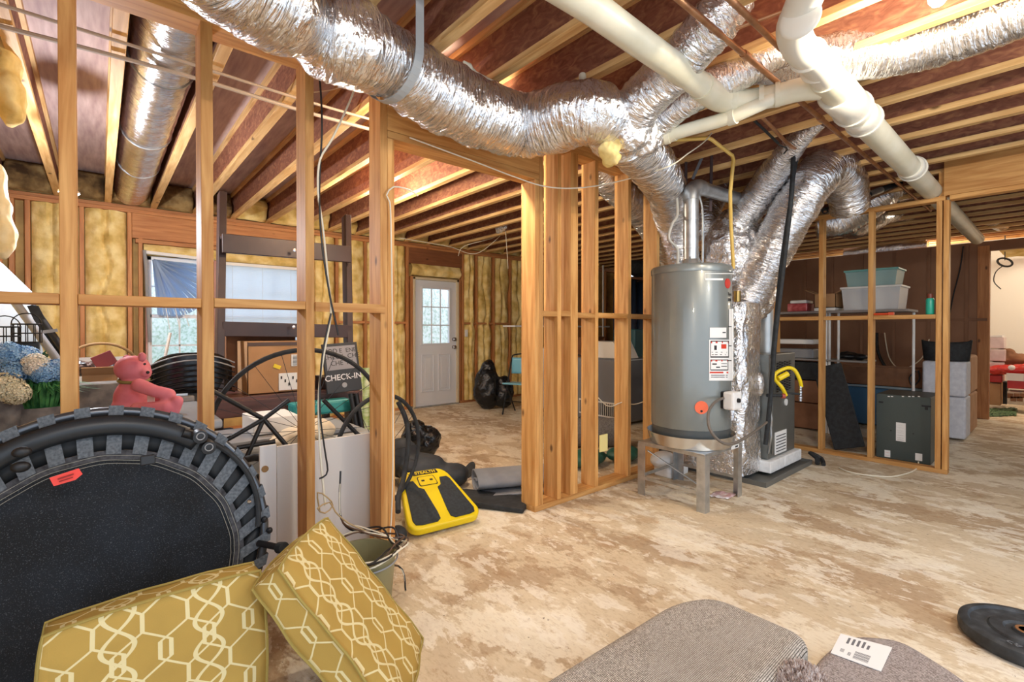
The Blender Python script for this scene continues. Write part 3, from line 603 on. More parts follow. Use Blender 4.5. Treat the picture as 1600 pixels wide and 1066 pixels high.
for i, (a, b_) in enumerate((((1072, 225), (1071, 340)), ((1112, 235), (1110, 330)), ((1103, 232), (1082, 280)))):
    tag(M().beam(atd(*a, 3.9), atd(*b_, 3.9), .022, .01, up=FW).obj('hanger_strap', pm('dark_steel%d' % i, '4a3a3a' if i < 2 else '77787c', rough=.6, metal=.4)), ('dark hanger strap left of the vent pipe', 'dark hanger strap behind the yellow gas line', 'grey slanted brace left of the vent elbow')[i], 'strap')
# wires hanging on the posts
tag(wire([aty(492, 85, 2.30), aty(500, 130, 2.3), aty(503, 200, 2.3), aty(499, 300, 2.3), aty(503, 380, 2.28), aty(515, 460, 2.28), aty(527, 515, 2.28), aty(529, 524, 2.28)], .0045, BLK), 'black cable hanging from the ceiling beside the second full stud', 'cable')
tag(wire([aty(558, 120, 2.33), aty(550, 150, 2.33), aty(520, 215, 2.3), aty(500, 250, 2.3), aty(497, 300, 2.3), aty(505, 360, 2.3), aty(513, 440, 2.3), aty(517, 490, 2.3), aty(505, 560, 2.3), aty(498, 620, 2.3), aty(500, 700, 2.3), aty(508, 790, 2.3)], .005, WIRE), 'cream cable looping down past the second full stud to the floor', 'cable')
tag(wire([aty(517, 490, 2.29), aty(503, 560, 2.29), aty(500, 640, 2.29), aty(507, 700, 2.29), aty(512, 735, 2.29), aty(506, 745, 2.29), aty(499, 748, 2.29)], .004, BLK), 'black cable end bent near the white panel', 'cable')
tag(wire([aty(480, 145, 3.2), aty(520, 140, 3.2), aty(545, 128, 3.1), aty(556, 110, 3.0)], .004, WIRE), 'short white cable curled below the big duct', 'cable')
tag(wire([aty(653, 306, 2.34), aty(640, 297, 2.34), aty(615, 292, 2.34), aty(604, 305, 2.345), aty(609, 316, 2.345), aty(611, 360, 2.345), aty(613, 500, 2.345), aty(614, 700, 2.345), aty(612, 800, 2.345), aty(608, 850, 2.34)], .004, WIRE), 'tan cable stapled down the doorway post with a loop at its top', 'cable')
for k, (y, lab) in enumerate(((2.9, 'upper white cable run across the joists at the upper left'), (3.05, 'lower white cable run across the joists at the upper left'))):
    tag(wire([V((-.7, y+.1*k, H-.008)), V((.3, y, H-.02)), V((1.0, y+.05, H-.01)), V((1.9, y, H-.02)), V((2.6, y+.1, H-.01))], .008+.003*k, pm('cable_sheath%d' % k, 'b8aca0', rough=.6)), lab, 'cable')
tag(wire([aty(625, 372, 6.3), aty(700, 385, 6.3), aty(745, 396, 6.2), aty(790, 360, 5.6), aty(770, 372, 5.8), aty(725, 385, 6.2), aty(716, 400, 6.3)], .006, WIRE), 'white cables sagging under the joists above the white door', 'cable')
tag(wire([aty(790, 362, 5.2), aty(792, 390, 5.2), aty(794, 420, 5.2)], .005, WIRE), 'white cable end hanging by the doorway post', 'cable')
tag(wire([aty(935, 622, 2.5), aty(948, 634, 2.5), aty(960, 634, 2.5), aty(971, 629, 2.42), aty(990, 632, 2.5), aty(1005, 628, 2.5), aty(1018, 622, 2.5)], .004, WIRE), 'thin white cable threaded through the partition studs at knee height', 'cable')
# ================================================================ WATER HEATER
wx, wy, z0 = 3.36, 1.86, .415
TANK = pm('tank_grey', '7c8382', '868d8c', rough=.32, metal=.25, sc=2, coat=.4)
wh = thing('water_heater', 'tall grey cylindrical gas water heater standing in a pan on a metal stand', 'water heater', (wx, wy, z0))
M().lathe([(.272, z0), (.275, z0+.01), (.275, z0+.12)], (wx, wy, 0), 64).obj('base_skirt', pm('tank_dark', '565b5c', rough=.35, metal=.25), wh, smooth=True)
M().lathe([(.28, z0+.12), (.282, z0+.13), (.282, z0+1.24), (.28, z0+1.245)], (wx, wy, 0), 72).obj('tank', TANK, wh, smooth=True)
tcap = M().lathe([(.286, z0+1.235), (.288, z0+1.27), (.28, z0+1.285), (.27, z0+1.29), (.09, z0+1.30), (0, z0+1.30)], (wx, wy, 0), 64).obj('top_cap', TANK, wh, smooth=True)
zt = z0+1.30
dh = M().lathe([(.075, zt), (.05, zt+.06)], (wx, wy, 0), 24).obj('draft_hood', GALV, wh, smooth=True)
m = M()
for k in range(4): a = k*PI/2+.4; m.beam((wx+.085*math.cos(a), wy+.085*math.sin(a), zt), (wx+.05*math.cos(a), wy+.05*math.sin(a), zt+.07), .012, .003)
m.obj('hood_leg', GALV, dh)
def on_tank(px, py, r=.283):
    d = ray(px, py); a = d.x**2+d.y**2; b_ = -2*(d.x*wx+d.y*wy); c = wx*wx+wy*wy-r*r
    t = (-b_-math.sqrt(max(0, b_*b_-4*a*c)))/(2*a); return EYEV+d*t
def decal(px0, py0, px1, py1, mat, name='label', r=.284, parent=None, n=10):
    parent = parent or wh
    m = M(); m.grid(lambda u, v: on_tank(px0+(px1-px0)*u, py0+(py1-py0)*v, r), n, 2); return m.obj(name, mat, parent, smooth=True)
wl = decal(1108, 531, 1145, 595, PAPER, 'warning_label')
for (a, b_, c, d), mt in (((1110, 532.5, 1139, 559), INK), ((1110, 562, 1138, 579), INK)): decal(a, b_, c, d, mt, 'label_border', .2845, wl)
for (a, b_, c, d), mt in (((1111, 534, 1138, 557), PAPER), ((1111, 563.5, 1137, 577.5), PAPER)): decal(a, b_, c, d, mt, 'label_panel', .285, wl)
for (a, b_, c, d), mt in (((1111, 534, 1138, 536.5), INKR), ((1111, 563, 1137, 565), INKR), ((1109, 581, 1138, 583.5), INKR), ((1127, 538, 1135, 545), INKR), ((1116, 540, 1120, 547), INK), ((1113, 568, 1120, 570), INK), ((1119, 573, 1125, 575), INK), ((1127, 568, 1136, 569), INK), ((1127, 572, 1136, 573), INK), ((1112, 550, 1136, 551), INK), ((1112, 554, 1134, 555), INK), ((1111, 586, 1137, 587), INK), ((1111, 589, 1137, 590), INK)): decal(a, b_, c, d, mt, 'label_print', .2855, wl, n=3)
decal(1109, 512, 1135, 528, PAPER, 'rating_label'); decal(1129, 519, 1134, 520.5, INK, 'label_print', .2855, n=2)
decal(1139, 483, 1146, 592, PAPER, 'side_label'); 
for y in (510, 540, 563): decal(1138, y, 1143, y+1.3, INK, 'label_print', .2855, n=2)
c = on_tank(1137, 443); nrm = (c-V((wx, wy, c.z))).normalized()
def disc(c, r, mt, name, off=.0): return M().lathe([(0, .0015+off), (r, .0015+off), (r, -.002)], c, 24, ax=nrm).obj(name, mt, wh)
M().lathe([(r_, z_) for r_, z_ in ((.001, .004), (.034, .003), (.036, -.002))], c, 28, ax=nrm, sx=1, sy=1).obj('red_badge', RED, wh, smooth=True)
c2_ = on_tank(1096, 637); nrm = (c2_-V((wx, wy, c2_.z))).normalized(); disc(c2_, .045, ORG, 'orange_sticker'); disc(c2_+V((0, 0, -.025)), .008, INK, 'sticker_print', .001)
decal(1101, 427, 1147, 428.3, PAPER, 'pinstripe', .2835); decal(1101, 427, 1102, 436, PAPER, 'pinstripe', .2835, n=2); decal(1102, 435, 1130, 438, PAPER, 'pinstripe', .2835)
tx_ = on_tank(1140, 460); nn = (tx_-V((wx, wy, tx_.z))).normalized(); ex = V((0, 0, 1)).cross(nn)
text('7yrs', .035, tx_+nn*.001, ex, (0, 0, 1), INK, wh, 'handwriting'); text('3/20', .03, tx_+nn*.001+V((0, 0, -.04)), ex, (0, 0, 1), INK, wh, 'handwriting')
decal(1068, 643, 1100, 670, pm('shiny_panel', '7c8080', rough=.2, metal=.5), 'inspection_plate', .2765)
# gas valve
g = on_tank(1137, 625, .30); gn = (g-V((wx, wy, g.z))).normalized(); ge = V((0, 0, 1)).cross(gn)
M().frame(g-gn*.02, ge, gn, (0, 0, 1), .05, .03, .06).obj('valve_shroud', BLK, wh, bev=.01)
gv = M().frame(g+gn*.035, ge, gn, (0, 0, 1), .055, .04, .062).obj('gas_valve', WHT, wh, bev=.014)
M().lathe([(.016, 0), (.014, .014), (0, .016)], g+gn*.076+V((0, 0, .005)), 16, ax=gn).obj('valve_knob', BLK, gv)
m = M()
for i, r_ in enumerate((.014, .02, .012, .017, .01)): m.cyl(g+gn*.03+V((0, 0, -.05-.018*i)), g+gn*.03+V((0, 0, -.066-.018*i)), r_, 10)
m.obj('valve_fitting', CHROME, gv)
M().tube(spline([on_tank(1134, 621, .3), atd(1118, 628, 3.25), atd(1107, 645, 3.15), atd(1109, 670, 3.1), atd(1124, 689, 3.1), atd(1142, 694, 3.15), atd(1165, 684, 3.3), atd(1185, 670, 3.6), atd(1198, 660, 3.78)], .02), .0095, 10).obj('gas_hose', pm('grey_hose', '6a625a', rough=.5), wh, smooth=True)
# pressure/water line
M().tube(spline([V((wx-.10, wy+.05, zt)), V((wx-.10, wy+.05, zt+.12)), V((wx-.20, wy+.06, zt+.19)), V((wx-.16, wy+.06, zt+.30)), V((wx-.05, wy+.08, zt+.40)), V((wx-.045, wy+.1, zt+.62))], .02), .010, 10).obj('water_line', pm('grey_flex', 'c0bdb4', rough=.4), wh, smooth=True)
M().tube(spline([V((wx+.14, wy-.02, zt)), V((wx+.14, wy-.02, zt+.4)), V((wx+.12, wy, zt+.55))], .03), .008, 8).obj('water_line', GALV, wh, smooth=True)
M().cyl(atd(1152, 455, 3.95), atd(1152, 490, 3.95), .028, 14).obj('brass_fitting', pm('brass', 'b0945a', rough=.3, metal=.9), wh, smooth=True)
# vent
vt = thing('vent_pipe', 'galvanized vent pipe rising from the water heater and turning right', 'pipe', (wx, wy, zt+.04))
M().tube([V((wx, wy, zt+.05)), V((wx, wy, zt+.50))], .054, 28).obj('riser', GALV, vt, smooth=True)
for z in (zt+.13, zt+.34): M().tube([V((wx, wy, z)), V((wx, wy, z+.012))], .057, 28).obj('seam_ring', GALV, vt, smooth=True)
M().tube(spline([V((wx, wy, zt+.49)), V((wx+.01, wy, zt+.56)), V((wx+.07, wy-.01, zt+.60)), V((wx+.16, wy, zt+.61))], .02), .058, 28, fn=lambda p, L, an: 1+.03*(int(L*30) % 2)).obj('elbow', GALV, vt, smooth=True)
M().tube([V((wx+.15, wy, zt+.61)), V((wx+.60, wy+.02, zt+.64)), V((wx+1.5, wy+.04, zt+.70))], .052, 28).obj('horizontal_run', GALV, vt, smooth=True)
# pan + stand
tag(M().lathe([(.285, .402), (.29, .403), (.312, .485), (.316, .487), (.310, .487), (.286, .41), (0, .41)], (wx, wy, 0), 64).obj('drain_pan', pm('aluminium', 'cfd2d4', rough=.25, metal=.95), smooth=True), 'shallow shiny aluminium drain pan under the water heater', 'pan')
sd = thing('metal_stand', 'square galvanized steel stand with four legs carrying the water heater', 'stand', (3.36, 1.865, 0))
X0, X1, Y0, Y1 = 3.085, 3.635, 1.60, 2.13
M().bx(X0, X1, Y0, Y1, .372, .40).obj('platform', GALV, sd, bev=.003)
for x, y in ((X0, Y0), (X1, Y0), (X0, Y1), (X1, Y1)):
    sgx = 1 if x == X0 else -1; sgy = 1 if y == Y0 else -1; m = M()
    m.bx(min(x, x+sgx*.06), max(x, x+sgx*.06), y-.002*sgy, y+.004*sgy, 0, .385); m.bx(x-.002*sgx, x+.004*sgx, min(y, y+sgy*.06), max(y, y+sgy*.06), 0, .385)
    m.obj('leg', GALV, sd)
for a, b_ in (((X0, Y0+.01), (X0, Y1)), ((X1, Y0), (X1, Y1)), ((X0, Y1), (X1, Y1))): M().beam((*a, .13), (*b_, .13), .006, .022).obj('brace', GALV, sd)
M().beam((X0+.05, Y1-.05, .33), (X1-.25, Y0+.15, .06), .03, .006).obj('diagonal_brace', GALV, sd)
M().frame((X1+.006, Y0+.20, .385), (0, 1, 0), (0, 0, 1), (1, 0, 0), .045, .016, .003).obj('stand_label', PAPER, sd)
M().frame((X1-.12, Y0-.004, .386), (1, 0, 0), (0, 0, 1), (0, -1, 0), .06, .013, .002).obj('stand_label', PAPER, sd); M().frame((X1-.10, Y0-.007, .386), (1, 0, 0), (0, 0, 1), (0, -1, 0), .02, .006, .001).obj('label_print', INK, sd)
pw = M().grid(lambda u, v: atz(1108, 778, .0)+V((.16*u+.06*v, -.13*v+.02, .006+.02*abs(noise.noise(V((u*4, v*4, 2)))))), 8, 8)
tag(pw.obj('paper_bag', pm('printed_paper', 'd8c8c8', 'f2eeee', 'c89c9c', rough=.5, sc=14), smooth=True, solid=.002), 'crumpled printed paper pouch on the floor by the stand leg', 'paper')
# ================================================================ FURNACE
fu = thing('furnace', 'tall narrow grey furnace cabinet behind the water heater', 'furnace', (4.55, 1.9, .14))
FG = pm('furnace_grey', '6a6c68', '787a76', rough=.35, metal=.5, sc=2)
M().bx(4.27, 4.86, 1.66, 2.30, .145, 1.03).obj('cabinet', FG, fu, bev=.004)
fp = M().bx(4.33, 4.80, 1.648, 1.659, .18, .66).obj('front_panel', FG, fu, bev=.003)
M().lathe([(.03, 0), (.03, .01), (0, .012)], (4.60, 1.646, .60), 20, (0, -1, 0)).obj('sight_glass', WHT, fp)
rlb = M().bx(4.37, 4.62, 1.642, 1.647, .17, .36).obj('rating_label', PAPER, fu)
m = M()
for i in range(6): m.bx(4.39, 4.60, 1.640, 1.642, .19+.026*i, .197+.026*i)
m.obj('label_print', INK, rlb)
m = M()
for i in range(6):
    for j in range(12): m.bx(4.42+.055*i, 4.45+.055*i, 1.644, 1.652, .70+.022*j+(.011 if i % 2 else 0), .712+.022*j+(.011 if i % 2 else 0))
m.obj('louvre_grille', BLK, fu)
fb = thing('foil_return_duct', 'foil-wrapped return air box between the water heater and the furnace', 'duct', (4.05, 2.0, .05))
M().grid(lambda u, v: (lambda a, z: V((4.08+(.20+.015*noise.noise(V((a*2, z*7, 4))))*math.copysign(abs(math.cos(a))**.35, math.cos(a)), 1.97+(.27+.02*noise.noise(V((a*3, z*6, 8))))*math.copysign(abs(math.sin(a))**.35, math.sin(a)), z)))(2*PI*u, .06+1.40*v), 96, 90).obj('box', FOIL, fb, smooth=True)
for z, r_ in ((.06, .9), (1.46, .9)): M().ball((4.08, 1.97, z), (.205, .275, .03), 24).obj('end_cap', FOIL, fb, smooth=True)
M().ball(V((4.22, 1.72, .78)), (.05, .05, .11), 20).obj('tape_patch', FOIL, fb, rough=.03, smooth=True)
M().tube([V((4.27, 1.62, 1.02)), V((4.62, 1.90, 1.02))], .001, 4).obj('seam', GALV, fb)
fl = M(); fl.tube([V((4.72, 1.86, 1.03)), V((4.72, 1.86, 2.2))], .062, 28)
for z in (1.12, 1.55): fl.tube([V((4.72, 1.86, z)), V((4.72, 1.86, z+.015))], .066, 28)
tag(fl.obj('flue_pipe', pm('flue_white', 'a9adae', 'c8cbca', rough=.35, metal=.5, sc=3), smooth=True), 'pale galvanized flue pipe rising from the furnace top', 'pipe')
for k, (a, b_, c_, d_) in enumerate(((4.22, 4.52, 1.62, 2.35), (4.53, 4.92, 1.62, 2.35))):
    tag(M().bx(a, b_, c_, d_, .042, .138).obj('foam_pad', pm('foam%d' % k, 'e4e4e2', 'f2f2f0', rough=.8, sc=20, bump=.1), bev=.008), ('left', 'right')[k]+' white foam block under the furnace', 'foam block')
m = M(); m.bx(3.95, 4.98, 1.55, 2.45, .0, .012)
for a in ((3.95, 4.98, 1.55, 1.56), (3.95, 4.98, 2.44, 2.45), (3.95, 3.96, 1.56, 2.44), (4.97, 4.98, 1.56, 2.44)): m.bx(*a, .012, .04)
tag(m.obj('floor_pan', pm('pan_grey', '70706c', rough=.5, metal=.3)), 'flat grey metal pan on the floor under the furnace', 'pan')
tag(M().ball((3.62, 2.25, .14), (.13, .1, .07), 16).bx(3.58, 3.86, 2.15, 2.32, .0, .08).obj('foam_scrap', WHT, remesh=.012), 'white foam scrap on the floor behind the heater stand', 'foam block')
gh = thing('gas_controls', 'yellow bent hose loop on the furnace gas connection', 'pipe', atd(1238, 600, 3.95))
hp = [atd(1228, 618, 3.9), atd(1222, 606, 3.88), atd(1211, 592, 3.88), atd(1213, 583, 3.88), atd(1230, 575, 3.88), atd(1241, 578, 3.88), atd(1249, 592, 3.88), atd(1252, 604, 3.9)]
M().tube(spline(hp, .015), .0145, 12).obj('yellow_hose', YEL, gh, smooth=True)
M().tube([atd(1216, 592, 3.86), atd(1231, 584, 3.86)], .022, 12).obj('yellow_sleeve', YEL, gh, smooth=True)
M().tube([atd(1198, 618, 3.86), atd(1226, 618, 3.86)], .014, 10).obj('black_pipe', BLK2, gh, smooth=True)
m = M(); m.tube([atd(1221, 619, 3.86), atd(1226, 619, 3.86)], .02, 10); m.obj('red_fitting', pm('copper_red', 'a04838', rough=.4), gh)
m = M()
for i in range(6): m.cyl(atd(1251, 603+4.2*i, 3.9), atd(1251, 606+4.2*i, 3.9), .014-.003*(i % 2), 10)
m.obj('chrome_fitting', CHROME, gh)
M().tube([atd(1226, 614, 3.9), atd(1251, 616, 3.9)], .009, 8).obj('cross_pipe', BLK2, gh)
tag(wire([V((4.95, 1.5, .02)), V((5.0, 1.52, .06)), V((5.02, 1.58, .09)), V((5.05, 1.50, .05)), V((4.98, 1.46, .015))], .02, BLK2, 'drain_hose'), 'dark coiled hose end on the floor right of the furnace pad', 'hose')
tag(wire([V((4.27, 1.655, .62)), V((4.24, 1.62, .5)), V((4.25, 1.63, .42)), V((4.23, 1.62, .35)), V((4.26, 1.655, .2))], .008, GALV, 'conduit'), 'small metal conduit looping on the furnace side', 'pipe')
import bmesh
def weld(o, d=.0005):
    bm = bmesh.new(); bm.from_mesh(o.data); bmesh.ops.remove_doubles(bm, verts=bm.verts, dist=d); bm.to_mesh(o.data); bm.free()
# ================================================================ LEFT ROOM
TBL = pm('table_plastic', '9c9a98', rough=.35)
def table(x0, x1, y0, y1, z, lab, mat=TBL):
    t = thing('folding_table', lab, 'table', ((x0+x1)/2, (y0+y1)/2, 0))
    M().bx(x0, x1, y0, y1, z-.045, z).obj('tabletop', mat, t, bev=.012, seg=3)
    for x in (x0+.07, x1-.07):
        for y in (y0+.08, y1-.08): M().cyl((x, y, 0), (x, y, z-.045), .014, 10).obj('leg', BLK2, t, smooth=True)
    return t
table(-.64, -.04, 3.22, 3.92, .745, 'grey plastic folding table at the left edge holding the flower planters')
table(.0, .46, 2.72, 3.52, .80, 'glossy grey folding table under the pink bear', pm('table_glossy', 'a4a8ac', rough=.16))
PINK = pm('bear_pink', 'cc6c7a', 'd8828e', rough=.65, sc=8, spec=.25)
bz = .80; bo = atd(208, 646, 2.42)
q = lambda px, py, d=2.42: atd(px, py, d)
bear = thing('bear_figure', 'pink bear figure sitting sideways on the glossy table facing the window', 'bear', (bo.x, bo.y, bz))
m = M()
m.ball(q(207, 622), (.078, .078, .098), 20); m.ball(q(206, 636), (.085, .085, .07), 20); m.ball(q(210, 603), (.062, .062, .06), 18)
m.ball(q(207, 576), (.076, .072, .066), 20); m.ball(q(219, 582), (.05, .045, .045), 16); m.ball(q(227, 583, 2.40), (.022, .02, .02), 12)
m.ball(q(222, 558, 2.38), (.020, .018, .026), 12); m.ball(q(198, 561, 2.47), (.020, .018, .024), 12)
def limb(a, b_, ra, rb, n=8):
    for k in range(n+1): t = k/n; p = a.lerp(b_, t); m.ball(p, ra+(rb-ra)*t, 12)
limb(q(217, 602, 2.34), q(240, 611, 2.34), .034, .030); limb(q(240, 611, 2.34), q(264, 617, 2.36), .030, .031)
limb(q(215, 604, 2.52), q(255, 622, 2.52), .032, .028)
limb(q(215, 640, 2.33), q(262, 637, 2.33), .036, .034); limb(q(270, 640, 2.35), q(277, 627, 2.35), .034, .028, 4)
limb(q(215, 640, 2.5), q(262, 637, 2.52), .036, .034); limb(q(268, 640, 2.52), q(272, 628, 2.52), .032, .028, 4)
m.obj('body', PINK, bear, remesh=.007)
cr = q(209, 594); M().tube([cr+V((.060*math.cos(a), .060*math.sin(a), .008*math.sin(a))) for a in [2*PI*k/28 for k in range(28)]], .008, 8, closed=True).obj('collar', pm('olive_ribbon', '7c7040', rough=.7), bear, smooth=True)
m = M(); m.ball(q(226, 569, 2.36), .006, 10); m.obj('eye', BLKG, bear)
M().ball(q(231, 582, 2.385), .008, 10).obj('nose', BLK, bear)
M().frame(q(236, 625, 2.38), RT, (0, 0, 1), FW, .018, .022, .001).obj('tag_label', PAPER, bear)
# planters & flowers
STN = pm('planter_stone', '5e5c5c', '86827e', rough=.9, sc=14, bump=.3)
def planter(x, y, z, rx, ry, h, lab):
    t = tag(M().lathe([(.86, 0), (1, h*.5), (1.0, h), (.92, h), (.88, h*.8), (0, h*.8)], (x, y, z), 32, sx=rx, sy=ry).obj('planter', STN, smooth=True), lab, 'planter')
    return t
def pp(px, py, Y): return aty(px, py, Y)
tz = .745
a = atz(8, 668, tz); planter(a.x, 3.36, tz, .10, .09, .17, 'grey pot at the left edge with white and blue flowers')
a = atz(67, 664, tz); planter(a.x, 3.37, tz, .105, .085, .11, 'dark oval planter holding the grass clump')
a = atz(160, 655, tz); tag(M().bx(a.x-.11, a.x+.10, 3.62, 3.80, .745, .93).obj('planter', STN, bev=.008), 'rectangular stone planter behind the first full stud', 'planter')
tag(M().bx(a.x-.16, a.x+.2, 3.55, 3.9, .70, .744).obj('shelf_board', pm('dark_board', '4c4440', rough=.6)), 'dark board under the rectangular planter', 'board')
def blossom(c, r, cols, lab, n=150):
    c = V(c); m = M()
    for i in range(n):
        z = 1-2*(i+.5)/n; a = i*2.39996; s = math.sqrt(1-z*z); d = V((s*math.cos(a), s*math.sin(a), z)); p = c+d*r*(.8+.3*random.random())
        u = d.orthogonal().normalized(); u.rotate(Quaternion(d, random.random()*6)); w_ = d.cross(u); k = r*.19
        for j in range(4):
            an = j*PI/2; e = u*math.cos(an)+w_*math.sin(an); f = d.cross(e)
            m.add([p, p+e*k+f*k*.6+d*k*.3, p+e*k*1.5+d*k*.1, p+e*k-f*k*.6+d*k*.3], [(0, 1, 2, 3)])
    m.ball(c, r*.7, 10)
    return tag(m.obj('hydrangea', cols), lab, 'flower', 'hydrangea heads')
HB = pm('petal_blue', '6a9ccc', 'a8c8e8', '88b4dc', rough=.8, sc=24, rand=.1); HW = pm('petal_white', 'd8d4c4', 'f4f0e4', rough=.8, sc=24); HC = pm('petal_cream', 'd0ccb0', 'ece8cc', rough=.8, sc=24)
for px, py, Y, r, mt, lab in ((14, 553, 3.35, .055, HB, 'blue hydrangea head at the upper left edge'), (40, 560, 3.4, .055, HB, 'blue hydrangea head below the wire baskets'), (17, 583, 3.3, .055, HB, 'pale blue hydrangea head lower at the left edge'), (54, 570, 3.3, .05, HW, 'white hydrangea head between the blue ones'), (68, 582, 3.3, .05, HB, 'blue hydrangea head over the left part of the grass clump'), (88, 578, 3.32, .05, HB, 'blue hydrangea head beside the first stud'), (8, 606, 3.25, .065, HC, 'cream hydrangea head in the leftmost pot'), (25, 615, 3.22, .05, HC, 'cream hydrangea head touching the grass clump'), (42, 582, 3.45, .045, HB, 'deep blue hydrangea head behind the white one')):
    blossom(pp(px, py, Y), r, mt, lab)
m = M(); gc = pp(67, 640, 3.36)
for i in range(420):
    a = random.random()*2*PI; r = random.random()**.5; b0 = gc+V((.09*r*math.cos(a), .06*r*math.sin(a), 0)); h = .14+.07*random.random(); o_ = V((math.cos(a), math.sin(a), 0))*(.02+.09*r)*(.6+random.random()*.8)
    s = V((-math.sin(a), math.cos(a), 0))*.004; p1 = b0+o_*.4+V((0, 0, h*.7)); p2 = b0+o_*1.2+V((0, 0, h*(.95-.4*r)))
    m.add([b0-s, b0+s, p1+s, p1-s, p2], [(0, 1, 2, 3), (3, 2, 4)])
tag(m.obj('grass_plant', pm('grass_blade', '1c5c30', '4c9450', rough=.6, sc=20)), 'green artificial grass clump in the dark oval planter', 'plant')
m = M()
for i in range(60):
    c = pp(20+random.random()*60, 560+random.random()*50, 3.42+random.random()*.06); d = V((random.uniform(-1, 1), random.uniform(-1, 1), random.uniform(-.3, 1))).normalized(); s = d.orthogonal().normalized()*.014
    m.add([c, c+d*.03+s, c+d*.07, c+d*.03-s], [(0, 1, 2, 3)])
tag(m.obj('foliage', pm('dark_leaf', '1c4a34', '3c7450', rough=.6, sc=9)), 'dark green leaves among the hydrangeas', 'foliage')
for k, (px, py, lab) in enumerate(((8, 540, 'black wire basket at the left edge above the flowers'), (42, 535, 'black wire basket above the blue flowers'))):
    c = aty(px, py, 3.75); m = M()
    for z in (0, .05, .1): m.tube([c+V((.06*math.cos(a), .05*math.sin(a), z)) for a in [2*PI*i/16 for i in range(16)]], .004, 5, closed=True)
    for i in range(12): a = 2*PI*i/12; m.cyl(c+V((.06*math.cos(a), .05*math.sin(a), 0)), c+V((.06*math.cos(a), .05*math.sin(a), .1)), .0025, 5)
    m.tube([c+V((.06*math.cos(a), 0, .1+.06*math.sin(a))) for a in [PI*i/10 for i in range(11)]], .003, 5)
    m.bx(c.x-.05, c.x+.05, c.y-.04, c.y+.04, .746, c.z)
    tag(m.obj('wire_basket', BLK), lab, 'basket')
# white board, dark frame at left
m = M(); Yb = 4.6
poly = [aty(x, y, Yb) for x, y in ((-12, 400), (4, 412), (50, 456), (50, 480), (72, 570), (60, 660), (-12, 660))]
m.prism([(p.x, p.z) for p in poly], (0, Yb, 0), (1, 0, 0), (0, 0, 1), -.02); tag(m.obj('leaning_board', pm('pale_board', '9aa6b0', 'b0bac2', rough=.6, sc=2)), 'large pale board leaning in the far left corner', 'board')
sf = thing('folded_stand', 'black and silver folded metal frame leaning diagonally at the left', 'frame', aty(60, 560, 4.1))
M().tube([aty(22, 470, 4.15), aty(92, 566, 4.05)], .022, 12).obj('silver_rail', GREY, sf, smooth=True)
M().tube([aty(50, 478, 4.2), aty(112, 566, 4.1)], .02, 12).obj('black_rail', BLK, sf, smooth=True)
m = M(); A4 = [aty(*p, 4.16) for p in ((42, 478), (60, 478), (100, 556), (82, 560))]; m.add(A4+[p+V((0, .02, 0)) for p in A4], [(0, 1, 2, 3), (7, 6, 5, 4), (0, 4, 5, 1), (1, 5, 6, 2), (2, 6, 7, 3), (3, 7, 4, 0)])
m.obj('black_panel', BLK2, sf)
M().beam(aty(18, 470, 4.14), aty(52, 473, 4.14), .03, .02).obj('top_bar', BLK, sf, bev=.004)
M().beam(aty(60, 520, 4.14), aty(90, 516, 4.14), .02, .02).obj('cross_bar', GREY, sf)
# cardboard box with basket
def crate(x0, x1, y0, y1, z0, z1, mat, lab, name='cardboard_box', cat='box', flaps=True, bev=.004):
    t = thing(name, lab, cat, ((x0+x1)/2, (y0+y1)/2, z0)); m = M(); w_ = .006
    for a in ((x0, x1, y0, y0+w_), (x0, x1, y1-w_, y1), (x0, x0+w_, y0, y1), (x1-w_, x1, y0, y1)): m.bx(*a, z0, z1)
    m.bx(x0, x1, y0, y1, z0, z0+w_); m.obj('walls', mat, t)
    if flaps:
        for s, a in ((1, .5), (-1, .35)):
            y = y0 if s > 0 else y1; M().frame(((x0+x1)/2, y-s*.05, z1+.03), (1, 0, 0), (0, -s, .5), (0, .5, s), (x1-x0)/2, .06, .003).obj('flap', mat, t)
    else: M().bx(x0+.001, x1-.001, y0+.001, y1-.001, z1-.004, z1+.002).obj('lid', mat, t)
    return t
a, b_ = aty(128, 612, 4.1), aty(184, 585, 4.1)
table(-.1, .50, 3.95, 4.6, a.z-.061, 'low grey table behind the pink bear carrying the ornament box')
crate(a.x, b_.x, 4.1, 4.4, a.z-.06, b_.z, CARD, 'cardboard box of odds and ends behind the pink bear')
c = aty(157, 575, 4.2); lump('ornament_pile', [(c+V((-.09, 0, .0)), (.08, .07, .05)), (c+V((.0, 0, -.01)), (.08, .07, .04)), (c+V((.08, 0, 0)), (.07, .06, .045))], pm('glitter', '2a2424', 'd8d0cc', '6a5048', rough=.3, sc=34, lo=.45, hi=.7), 'dark glittery ornaments heaped in the cardboard box', 'ornaments', .01, .04, 22)
tag(M().tube([aty(158, 575, 4.15)+V((.19*math.cos(t), 0, .16*math.sin(t))) for t in [PI*i/20 for i in range(21)]], .009, 8).obj('basket_handle', pm('wicker', '9c7c50', rough=.7), smooth=True), 'tan hoop basket handle arching above the ornament box', 'basket')
tag(M().frame(aty(163, 563, 4.1), (1, 0, .5), (-.5, 0, 1), (0, 1, 0), .055, .045, .015).obj('book', pm('maroon', '7c3038', rough=.5), bev=.003), 'maroon book propped in the ornament box', 'book')
tag(M().tube([V((aty(266, 520, 4.7).x-.22, 4.68, 0)), aty(266, 520, 4.72)], .011, 10).obj('broom_stick', pm('stick', 'c8beb4', rough=.5), smooth=True), 'thin pale stick leaning against the left window', 'stick')
